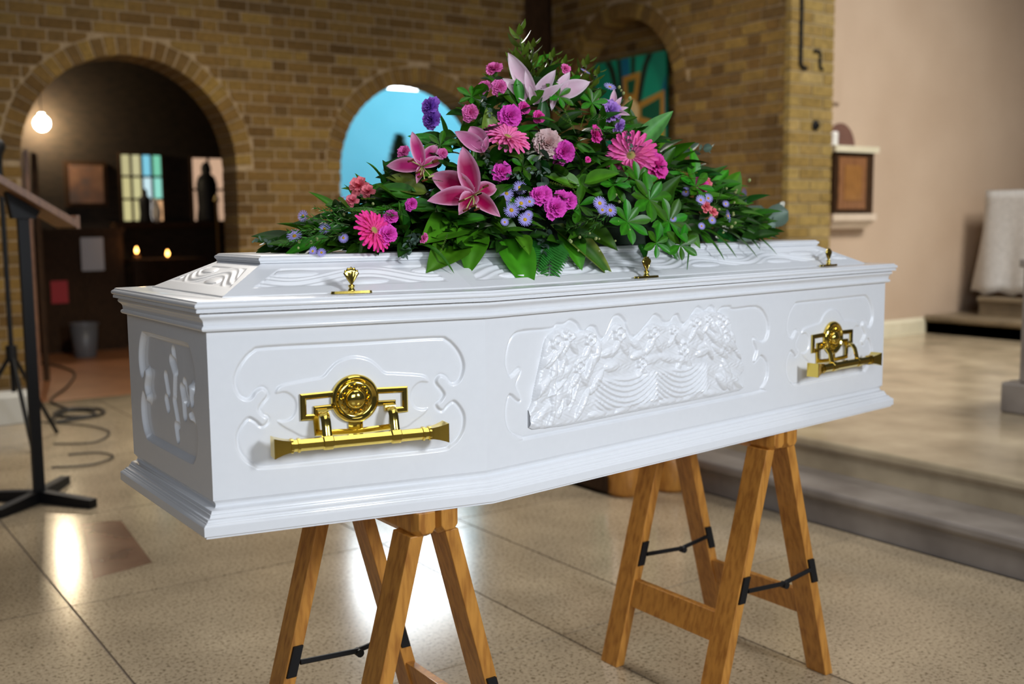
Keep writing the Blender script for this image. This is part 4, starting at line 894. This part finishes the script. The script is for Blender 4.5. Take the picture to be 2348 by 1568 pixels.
for a in [('gloss', (1460, 340), (1542, 252)), ('olive', (960, 425), (888, 400)), ('olive', (980, 440), (905, 425)), ('mid', (1010, 330), (938, 305)), ('mid', (1040, 350), (960, 312)), ('dark', (960, 380), (882, 365)), ('dark', (930, 385), (885, 420)), ('mid', (960, 450), (850, 425)), ('lance', (990, 470), (870, 460)), ('mid', (1000, 480), (900, 462)), ('olive', (1125, 330), (1120, 245)), ('pitt', (1195, 250), (1187, 180)), ('pitt', (1195, 250), (1245, 205)), ('pitt', (1190, 250), (1150, 200)),
          ('pitt', (1195, 255), (1240, 262)), ('pitt', (1290, 200), (1330, 172)), ('dark', (1240, 300), (1250, 220)), ('mid', (1410, 300), (1450, 285)), ('dark', (1400, 305), (1452, 330)), ('mid', (1425, 270), (1450, 228)), ('mid', (1385, 260), (1440, 250)), ('salal2', (1330, 430), (1250, 400)), ('salal2', (1340, 420), (1420, 395)), ('salal', (1310, 410), (1390, 445)), ('mid', (1320, 330), (1380, 370)), ('mid', (1500, 470), (1560, 400)), ('mid', (1520, 480), (1545, 410)), ('dark', (1410, 470), (1350, 440)), ('mid', (1260, 330), (1190, 300)), ('dark', (1280, 290), (1330, 250)), ('lance', (1080, 490), (960, 480)), ('lance', (1120, 500), (1000, 505)), ('lance', (800, 520), (700, 540)), ('lance', (760, 545), (640, 572)), ('lance', (870, 490), (800, 470)), ('mid', (1090, 245), (1060, 205)), ('mid', (1110, 245), (1075, 215)), ('dark', (1300, 240), (1340, 200)), ('mid', (1180, 230), (1145, 250))]: pleaf(*a)
for k, (c, n, l) in enumerate([((1475, 470), 9, 62), ((1425, 520), 8, 55), ((1520, 520), 8, 60), ((1395, 435), 7, 50), ((1580, 440), 6, 48), ((1190, 395), 6, 42), ((1345, 250), 7, 40), ((1085, 240), 6, 36), ((1270, 235), 6, 40), ((1450, 430), 8, 52), ((1545, 565), 6, 46), ((1490, 560), 6, 44), ((1330, 480), 6, 46), ((1010, 350), 6, 44)]):
    p, nr_, t = pick(*c); nr_ = nr_ + np.array([-.25, -.6, .15]); nr_ /= np.linalg.norm(nr_); B = basis(np.cross(nr_, [.2, .1, 1]), nr_); p = p + nr_ * .025; cl3 = empty('leaf_cluster', p, spray)   # rosettes of glossy leaves
    for j in range(n):
        a = 2 * math.pi * j / n + k; d = B[:, 0] * math.cos(a) + B[:, 1] * math.sin(a) + nr_ * R.uniform(.05, .5); put('leaf', LM['pitt'], p, d, nr_ + .2 * d, l * t / FPX * R.uniform(.8, 1.15), cl3)
# arching blades at the right, fern hanging in front
for a, b, ya, yb in [((1540, 470), (1718, 428), -.02, -.03), ((1560, 478), (1700, 425), .0, -.02), ((1640, 520), (1783, 585), -.03, -.125), ((1620, 520), (1738, 592), -.05, -.14), ((1600, 525), (1690, 592), -.07, -.155), ((1590, 530), (1662, 598), -.08, -.16), ((1650, 515), (1762, 562), -.02, -.115), ((1660, 520), (1745, 575), -.05, -.13), ((960, 560), (1042, 628), -.17, -.24), ((1590, 540), (1575, 625), -.09, -.19)]:
    p, q = pt(*a, ya), pt(*b, yb); ln = np.linalg.norm(q - p); V, F, C = [], [], []
    for k in range(15):   # arching ribbon with a folded midrib
        t = k / 14; c_ = p + (q - p) * t + np.array([0, 0, .9 * ln * t * (1 - t) * (.35 + .4 * (b[1] > 500))]); w_ = .0060 * (1 - t) ** .55 * min(1, .5 + t * 4); s_ = np.array([.25, .1, .95]) if b[1] < 500 else np.array([.75, -.35, .35])
        V += [c_ - s_ * w_, c_ + np.array([-.2, -.5, .3]) * w_ * .5, c_ + s_ * w_]; C += [(.022, .10, .006), (.05, .17, .012), (.022, .10, .006)]
        if k: m_ = 3 * k; F += [(m_ - 3, m_, m_ + 1, m_ - 2), (m_ - 2, m_ + 1, m_ + 2, m_ - 1)]
    mk('blade', V, F, ML, spray, True, cols=np.array(C))
fern = CB_(); pin = leafgeo(.32, (.022, .15, .02), .1, .1, 'lance', 4, 2)
fern.add([(0, -.012, 0), (1, -.004, -.25), (1, .004, -.25), (0, .012, 0)], [(0, 1, 2, 3)], [(.05, .12, .02)] * 4)
for j in range(15):
    t = .06 + j * .062; L_ = .40 * (1 - t) + .05
    for s in (-1, 1): fern.tf(pin, basis((.55, s, -.1), (0, 0, 1)), (t, 0, -.25 * t * t), L_)
FERN = fern.mesh('fern_frond', ML)
for a, b, ya, yb in [((1255, 545), (1268, 650), -.18, -.265), ((1270, 550), (1298, 580), -.18, -.22), ((1250, 548), (1235, 610), -.18, -.24), ((1640, 545), (1720, 560), -.02, -.05)]:
    p, q = pt(*a, ya), pt(*b, yb); put('fern_frond', FERN, p, q - p, (-.3, -.8, .5), np.linalg.norm(q - p))
# ---- sprigs (joined: too fine to pick apart)
def sprig(n, kind, ln, spread=.9, berries=False, col=None):
    o = CB_(); Rr = random.Random(n); g = LG[kind] if isinstance(kind, str) else kind
    o.add([(0, -.012, 0), (1, -.004, 0), (1, .004, 0), (0, .012, 0)], [(0, 1, 2, 3)], [(.06, .10, .03)] * 4); o.add([(0, 0, -.012), (1, 0, -.004), (1, 0, .004), (0, 0, .012)], [(0, 1, 2, 3)], [(.06, .10, .03)] * 4)
    for j in range(n):
        t = .12 + .88 * j / n; a = j * 2.4; d = (.75, spread * math.cos(a), spread * math.sin(a)); o.tf(g, basis(d, (-.6, math.cos(a), math.sin(a))), (t, 0, 0), ln * Rr.uniform(.7, 1.1) * (1 - .35 * t))
        if berries and j % 3 == 1:
            c = np.array((t + .03, .09 * math.cos(a), .09 * math.sin(a))); m = MB().lathe([(.001, -.035), (.024, -.024), (.034, 0), (.024, .024), (.001, .035)], c, 8); o.add(m.v, m.f, [(.008, .008, .012)] * len(m.v))
    return o
olv = leafgeo(.46, (.085, .150, .015), .1, .15, nx=5, ny=2); fine = leafgeo(.20, (.045, .14, .02), .2, .1, 'lance', 3, 2); yel = leafgeo(.5, (.16, .30, .02), .1, .1, 'round', 3, 2); eucg = leafgeo(.9, (.13, .20, .155), .1, .12, 'round', 6, 4)
SP = {'myrtle': sprig(13, olv, .50, .9, True).mesh('sprig', ML), 'fine': sprig(40, fine, .20, 1.1).mesh('sprig', ML), 'yellow': sprig(60, yel, .075, 1.8).mesh('sprig', ML), 'euc': sprig(9, eucg, .27, .8).mesh('sprig', ML)}
def psprig(kind, a, b, ya=None, yb=None, name=None):
    p = pt(*a, ya) if ya is not None else pick(*a)[0] + np.array([-.012, -.03, .02]) * (1.3 if kind == 'euc' else 1); q = pt(*b, yb) if yb is not None else ptd(*b, np.dot(p - CAM, _F) - .02)
    o = put(name or {'euc': 'eucalyptus_sprig', 'myrtle': 'berry_sprig'}.get(kind, 'foliage_sprig'), SP[kind], p, q - p, (-.3, -.8, .5), np.linalg.norm(q - p)); o['kind'] = 'stuff'; return o
for a, b in [((1205, 200), (1190, 62)), ((1215, 200), (1225, 95)), ((1240, 215), (1272, 120)), ((1225, 210), (1205, 130)), ((1265, 215), (1300, 135)), ((1320, 240), (1350, 135)), ((1340, 240), (1375, 160)), ((1330, 230), (1322, 165)), ((1250, 215), (1240, 140)), ((1190, 210), (1175, 120))]: psprig('myrtle', a, b, .01, .0)
for a, b in [((800, 540), (690, 495)), ((800, 530), (720, 475)), ((830, 520), (770, 470)), ((780, 550), (660, 530)), ((800, 555), (700, 560)), ((850, 500), (790, 480)), ((740, 560), (640, 560)), ((820, 500), (740, 480)), ((1400, 500), (1340, 540)), ((1380, 510), (1300, 525)), ((1420, 250), (1370, 300)), ((1650, 480), (1700, 440)), ((1640, 500), (1710, 470)), ((1640, 510), (1690, 520)), ((1330, 300), (1390, 270)), ((1340, 320), (1400, 300)), ((860, 520), (800, 500)), ((910, 520), (850, 480)), ((930, 520), (880, 470)), ((1620, 500), (1660, 430))]: psprig('fine', a, b)
for a, b in [((1310, 330), (1290, 240)), ((1320, 320), (1340, 265)), ((1300, 310), (1265, 250)), ((1090, 460), (1060, 405)), ((1010, 440), (975, 410)), ((1540, 430), (1600, 395)), ((1560, 430), (1620, 410)), ((1570, 450), (1640, 425)), ((1245, 440), (1310, 430)), ((1290, 430), (1330, 460)), ((1390, 330), (1430, 300)), ((1580, 420), (1540, 385)), ((1280, 290), (1310, 230)), ((1020, 560), (1010, 580)), ((820, 480), (860, 455)), ((1240, 385), (1225, 355))]: psprig('yellow', a, b)
for a, b, ya, yb in [((1225, 360), (1245, 455), None, None), ((1190, 420), (1250, 400), None, None), ((1220, 480), (1245, 570), -.16, -.20), ((1200, 440), (1160, 400), None, None), ((1255, 520), (1245, 585), -.17, -.21), ((945, 530), (925, 592), -.14, -.19), ((970, 535), (935, 565), -.14, -.17), ((1545, 350), (1640, 340), .02, -.02), ((650, 565), (578, 548), .0, .0), ((1650, 545), (1796, 492), .14, .20), ((1640, 550), (1770, 520), .14, .18), ((1660, 540), (1720, 505), .12, .16), ((1090, 250), (1130, 270), None, None), ((1100, 380), (1130, 400), None, None), ((1600, 520), (1560, 500), -.05, -.08), ((1420, 330), (1450, 350), None, None)]: psprig('euc', a, b, ya, yb)
# ---- flowers
def petalgeo(wd, c0, c1, ce=None, cup=.1, curl=.0, nx=6, ny=4, tip=.85, ruff=0, p=1.0):
    o = CB_(); V, C = [], []
    for i in range(nx + 1):
        t = i / nx; w_ = wd / 2 * (math.sin(math.pi * min(1, .03 + .97 * t ** .85)) ** .8 + .01 if tip > .9 else math.sin(math.pi * (t * tip + .06) ** p) ** .8)
        for j in range(ny + 1):
            q = 2 * j / ny - 1
            V.append((t, q * w_, cup * q * q * w_ * 3 - curl * t ** 2.2 + ruff * math.sin(q * 9 + t * 3) * t * t)); k = t if ce is None else min(1, max(max(0, (t - .58) / .42) ** 1.3, abs(q) ** 4, .0))
            C.append([a + (b - a) * k for a, b in zip(c0, c1 if ce is None else ce)])
    return o.add(V, [(i * (ny + 1) + j, (i + 1) * (ny + 1) + j, (i + 1) * (ny + 1) + j + 1, i * (ny + 1) + j + 1) for i in range(nx) for j in range(ny)], C)
def dome(r, h, col, col2, n=14, rings=5):
    o = CB_(); V = [(0, 0, h)]; C = [col2]; F = []
    for i in range(1, rings + 1):
        for k in range(n): a = 2 * math.pi * (k + .5 * (i % 2)) / n; t = i / rings; V.append((r * t * math.cos(a), r * t * math.sin(a), h * (1 - t * t) + .012 * ((i + k) % 2))); C.append([x + (y - x) * (1 - t) for x, y in zip(col, col2)])
    F += [(0, 1 + k, 1 + (k + 1) % n) for k in range(n)]
    for i in range(rings - 1):
        for k in range(n): F.append((1 + i * n + k, 1 + (i + 1) * n + k, 1 + (i + 1) * n + (k + 1) % n, 1 + i * n + (k + 1) % n))
    return o.add(V, F, C)
def facing(u, v, f=None, lift=.03):
    p, n, t = pick(u, v); c = CAM - p; c /= np.linalg.norm(c)
    n = np.array(f, float) if f is not None else n * .8 + c * .7; n /= np.linalg.norm(n); return p + (n * .5 + c * .5) * lift, n, t
def gerbera(u, v, dia, c0, c1, f, lab, ell=1):
    p, n, t = facing(u, v, f, .045); rad = dia / 2 * t / FPX; g = empty('gerbera', p, spray); g['label'] = lab; B = basis(np.cross(n, [.1, .3, 1]), n)
    pm = petalgeo(.25, c0, c1, cup=.25, curl=.10, tip=.80, nx=7).mesh('petal', MP); Rr = random.Random(u)
    for ring, (cnt, el, sc, z) in enumerate(((22, .06, 1.0, 0), (20, .22, .90, .03), (16, .42, .66, .05), (14, .7, .42, .06))):
        for k in range(cnt):
            a = 2 * math.pi * (k + .5 * (ring % 2)) / cnt + Rr.uniform(-.05, .05); e = el + Rr.uniform(-.06, .08); r = B[:, 0] * math.cos(a) + B[:, 1] * math.sin(a)
            put('petal', pm, p + n * z * rad + r * rad * .12, r * math.cos(e) + n * math.sin(e), n - r * .3, rad * .90 * sc * Rr.uniform(.92, 1.06), g)
    put('centre', dome(.24, .10, (.75, .36, .20), (.35, .42, .08)).mesh('centre', MP), p + n * rad * .05, B[:, 0], n, rad, g)
    s_ = MB().tube([p - n * .005, p - n * .03, p - n * .05 - np.array([0, 0, .06])], .004, 6); mk('stem', s_.v, s_.f, M['stem'], g)
M['stem'] = noisy(mat('stem_green', (.05, .14, .03), .5), 40, [(.3, (.04, .11, .02)), (.7, (.07, .18, .04))])
gerbera(1155, 338, 108, (.86, .30, .50), (.95, .18, .48), (-.05, -.62, .78), 'pale pink gerbera left of centre, facing upward')
gerbera(1450, 366, 122, (.90, .30, .52), (.95, .12, .46), (-.72, -.66, .28), 'bright pink gerbera on the right of the spray')
gerbera(838, 540, 104, (.85, .12, .32), (.95, .055, .37), (.25, -.90, .38), 'deep pink gerbera low at the left of the spray')
# lilies: list of tip pixels per flower
def lily(c, tips, inner_c, outer_c, lab, wd=.46, y=None, fwd=.05, stam=True, lens=None):
    p, n, t = pick(*c); cdir = CAM - p; cdir /= np.linalg.norm(cdir); p = p + cdir * fwd; L_ = empty('lily', p, spray); L_['label'] = lab; t = np.dot(p - CAM, _F)
    for k, (u, v, dz) in enumerate(tips):
        q = ptd(u, v, t + dz); d = q - p; ln = np.linalg.norm(d)
        m = petalgeo(wd if k % 2 else wd * .82, inner_c, outer_c, ce=outer_c, cup=.20, curl=.16, nx=10, ny=6, tip=1, ruff=.025, p=.92).mesh('petal', MP)
        put('petal', m, p - d * .04, d + cdir * ln * .18, cdir + np.array([0, 0, .25]), ln * 1.04, L_)
    if stam:
        o = CB_(); Rr = random.Random(c[0]); mean = sum(ptd(u, v, t) - p for u, v, _ in tips) / len(tips)
        for k in range(7):
            e = cdir * .05 + np.array([Rr.uniform(-.03, .03), 0, Rr.uniform(-.03, .02)]) - mean * .15; m = MB().tube([p, p + e * .5, p + e], .0012, 5); o.add(m.v, m.f, [(.55, .55, .20)] * len(m.v))
            m = MB().tube([p + e + np.array([-.006, 0, -.002]), p + e + np.array([.006, 0, .002])], .0022, 5); o.add(m.v, m.f, [(.12, .03, .01) if k else (.5, .5, .2)] * len(m.v))
        a = mk('stamens', o.v, o.f, MP, L_, True, cols=np.array(o.c))
lily((1085, 448), [(1062, 338, .02), (992, 398, .03), (980, 456, -.02), (1052, 487, -.05), (1148, 494, -.03), (1138, 425, .04)], (.36, .0, .07), (.88, .44, .64), 'large open crimson and pink lily at the front', .50)
lily((968, 382), [(946, 303, .02), (888, 377, .02), (955, 418, -.03), (1015, 362, .03), (1000, 330, .05)], (.46, .02, .16), (.88, .46, .66), 'crimson and pink lily at the upper left, in profile', .40)
lily((1110, 345), [(1045, 300, .0), (1080, 290, .03), (1118, 312, .0), (1105, 335, -.02)], (.52, .12, .28), (.82, .40, .60), 'half-closed mauve-pink lily beside the pale gerbera', .55, stam=False)
lily((1225, 235), [(1168, 122, .03), (1155, 178, .0), (1205, 160, -.02), (1272, 160, .0), (1290, 190, -.02), (1215, 195, -.03)], (.72, .48, .58), (.88, .72, .78), 'pale pink lily near the top of the spray', .36, stam=False, fwd=.02)
lily((1270, 225), [(1305, 165, .02), (1350, 185, .03), (1265, 250, -.03)], (.72, .48, .58), (.88, .70, .78), 'pale blush lily beside the berry sprigs at the top', .40, stam=False, fwd=.01)
lily((1405, 255), [(1408, 205, .02), (1425, 222, .0), (1445, 262, -.02), (1385, 225, .02), (1440, 245, .0), (1380, 275, -.02)], (.76, .42, .56), (.88, .68, .76), 'pale pink lily at the upper right of the spray', .34, stam=False)
def carngeo(col, dk, seed, n=26):
    o = CB_(); Rr = random.Random(seed)
    for k in range(n):
        t = k / n; el = 1.45 - 1.45 * t ** .8; a = k * 2.399; sc = .34 + .22 * t
        g = petalgeo(.85, dk, col, cup=.15, curl=.12, nx=5, ny=8, tip=.62, ruff=.075); d = (math.cos(a) * math.cos(el), math.sin(a) * math.cos(el), math.sin(el))
        o.tf(g, basis(d, (-d[0] * .5 + Rr.uniform(-.4, .4), -d[1] * .5 + Rr.uniform(-.4, .4), 1)), (0, 0, -.12), sc * Rr.uniform(.9, 1.1))
    return o
CM = {'mag': carngeo((.88, .10, .62), (.55, .02, .32), 1), 'mag2': carngeo((.92, .09, .48), (.60, .02, .27), 2), 'pink': carngeo((.92, .22, .56), (.70, .06, .33), 3), 'violet': carngeo((.42, .18, .78), (.24, .07, .46), 4), 'lilac': carngeo((.58, .32, .82), (.32, .12, .50), 5), 'blush': carngeo((.78, .56, .54), (.66, .40, .36), 6, 34), 'coral': carngeo((.88, .24, .28), (.72, .10, .16), 7, 12)}
CM = {k: v.mesh('carnation', MP) for k, v in CM.items()}
cal = CB_(); m = MB().lathe([(.05, -.62), (.15, -.50), (.19, -.32), (.20, -.18), (.10, -.14)], n=10); cal.add(m.v, m.f, [(.09, .22, .04)] * len(m.v)); CAL = cal.mesh('calyx', ML)
def carn(kind, u, v, dia, f=None, name='carnation', lift=.035):
    p, n, t = facing(u, v, f, lift); sc = dia * t / FPX; B = basis(np.cross(n, [.2, .4, 1]), n)
    o = inst(name, CM[kind], spray, p, q3(B), (sc, sc, sc)); c = inst('calyx', CAL, o, p); c.location = (0, 0, 0); return o
for a in [('mag', 1165, 271, 54), ('mag', 1293, 353, 54), ('mag', 1240, 452, 44), ('mag', 1268, 482, 50), ('mag', 1296, 466, 44), ('mag', 1146, 398, 46), ('mag2', 1352, 312, 40, (.3, -.8, .2)), ('mag2', 1197, 253, 28), ('mag2', 1230, 273, 28), ('pink', 1080, 262, 38, (-.6, -.7, .1)), ('pink', 1135, 172, 40, (-.4, -.4, .8)), ('pink', 1143, 207, 36), ('pink', 1115, 208, 30), ('mag', 946, 470, 28, (-.6, -.7, .1)), ('mag', 896, 505, 34), ('mag', 888, 545, 44), ('pink', 956, 541, 24, (.4, -.8, -.2)), ('pink', 1014, 360, 26), ('pink', 932, 358, 30), ('mag2', 1492, 385, 66, (.1, -.9, .4)), ('mag2', 1600, 430, 36), ('mag2', 1342, 372, 14), ('pink', 1290, 168, 24), ('mag', 1360, 237, 14), ('coral', 830, 436, 50), ('coral', 848, 448, 36), ('coral', 812, 470, 34), ('coral', 1612, 425, 30), ('coral', 1612, 480, 28), ('coral', 1628, 492, 24), ('violet', 997, 250, 46, (-.95, -.25, .2)), ('violet', 999, 275, 46, (-.95, -.3, -.1)), ('lilac', 1395, 262, 52), ('lilac', 1408, 285, 34, (.2, -.8, -.4)), ('blush', 1250, 335, 66), ('mag', 1228, 452, 36), ('mag', 1280, 460, 40)]: carn(*a)
# asters
ray_ = petalgeo(.13, (.50, .44, .90), (.44, .36, .86), cup=.1, curl=.05, nx=4, ny=2, tip=.8); ao = CB_()
for k in range(26): a = 2 * math.pi * k / 26; ao.tf(ray_, basis((math.cos(a), math.sin(a), .10 + .10 * (k % 2)), (0, 0, 1)), (.14 * math.cos(a), .14 * math.sin(a), 0), .86)
AST = ao.mesh('aster', MP); ACE = dome(.27, .12, (.60, .30, .02), (.80, .52, .03), 10, 3).mesh('centre', MP)
def aster(u, v, dia, f=None, lift=.04):
    p, n, t = facing(u, v, f, lift); sc = dia / 2 * t / FPX; o = inst('aster', AST, spray, p, q3(basis(np.cross(n, [.2, .4, 1]), n)), (sc, sc, sc)); c = inst('centre', ACE, o, p); c.location = (0, 0, .02)
for a in [(680, 555, 36), (708, 500, 28, (-.8, -.5, .2)), (748, 537, 28), (702, 570, 24, (.2, -.9, -.2)), (735, 570, 22, (-.3, -.8, -.3)), (790, 545, 24, (-.5, -.8, 0)), (1168, 490, 38), (1157, 452, 34), (1187, 438, 34), (1190, 474, 34), (1199, 512, 34), (1152, 466, 28), (1153, 518, 20), (1207, 500, 22), (1209, 470, 26), (1368, 473, 34), (1392, 489, 32), (1374, 488, 26), (1332, 182, 26, (.2, -.5, .8)), (1392, 216, 30), (1598, 466, 26), (1615, 462, 24), (1650, 500, 30, (.4, -.8, .2)), (1690, 445, 26, (.95, -.3, .1)), (1578, 440, 22, (-.8, -.5, 0)), (1624, 512, 20), (1600, 525, 18), (1535, 508, 18), (790, 475, 18, (-.3, -.3, .8)), (1690, 456, 20, (.9, -.4, .0)), (1655, 475, 18)]: aster(*a)
# snapdragon tip at the right, small buds
sn = CB_(); Rr = random.Random(8)
for k in range(26):
    t = k / 26; a = k * 2.4; r = .16 * (1 - t * .75); c = np.array((t, r * math.cos(a), r * math.sin(a))); m = MB().lathe([(.004, -.09), (.05, -.05), (.065, 0), (.045, .06), (.01, .09)], c, 7); col = (.55, .50, .13) if t < .4 else (.32, .40, .05); sn.add(m.v, m.f, [[x * Rr.uniform(.8, 1.15) for x in col]] * len(m.v))
SNP = sn.mesh('snapdragon', MP)
for a, b in [((1620, 440), (1688, 482)), ((1625, 425), (1680, 455))]: p, q = pt(*a, -.03), pt(*b, -.05); put('snapdragon', SNP, p, q - p, (0, -.5, 1), np.linalg.norm(q - p))
BUD = CB_(); m = MB().lathe([(.06, -.5), (.26, -.3), (.33, 0), (.24, .3), (.04, .45)], n=9); BUD.add(m.v, m.f, [(.45, .50, .20)] * len(m.v)); BUDM = BUD.mesh('bud', MP)
for k in range(70):
    u, v = R.choice([(1400, 510), (1400, 535), (1680, 440), (1670, 490), (1400, 230), (760, 520), (820, 480), (1340, 560), (1650, 520), (700, 560), (1180, 455), (1420, 465)]); u += R.uniform(-40, 40); v += R.uniform(-22, 22)
    p, n, t = facing(u, v, None, .03); sc = R.uniform(7, 12) * t / FPX; inst('bud', BUDM, spray, p, q3(basis(np.cross(n, [.2, .4, 1]), n)), (sc, sc, sc))
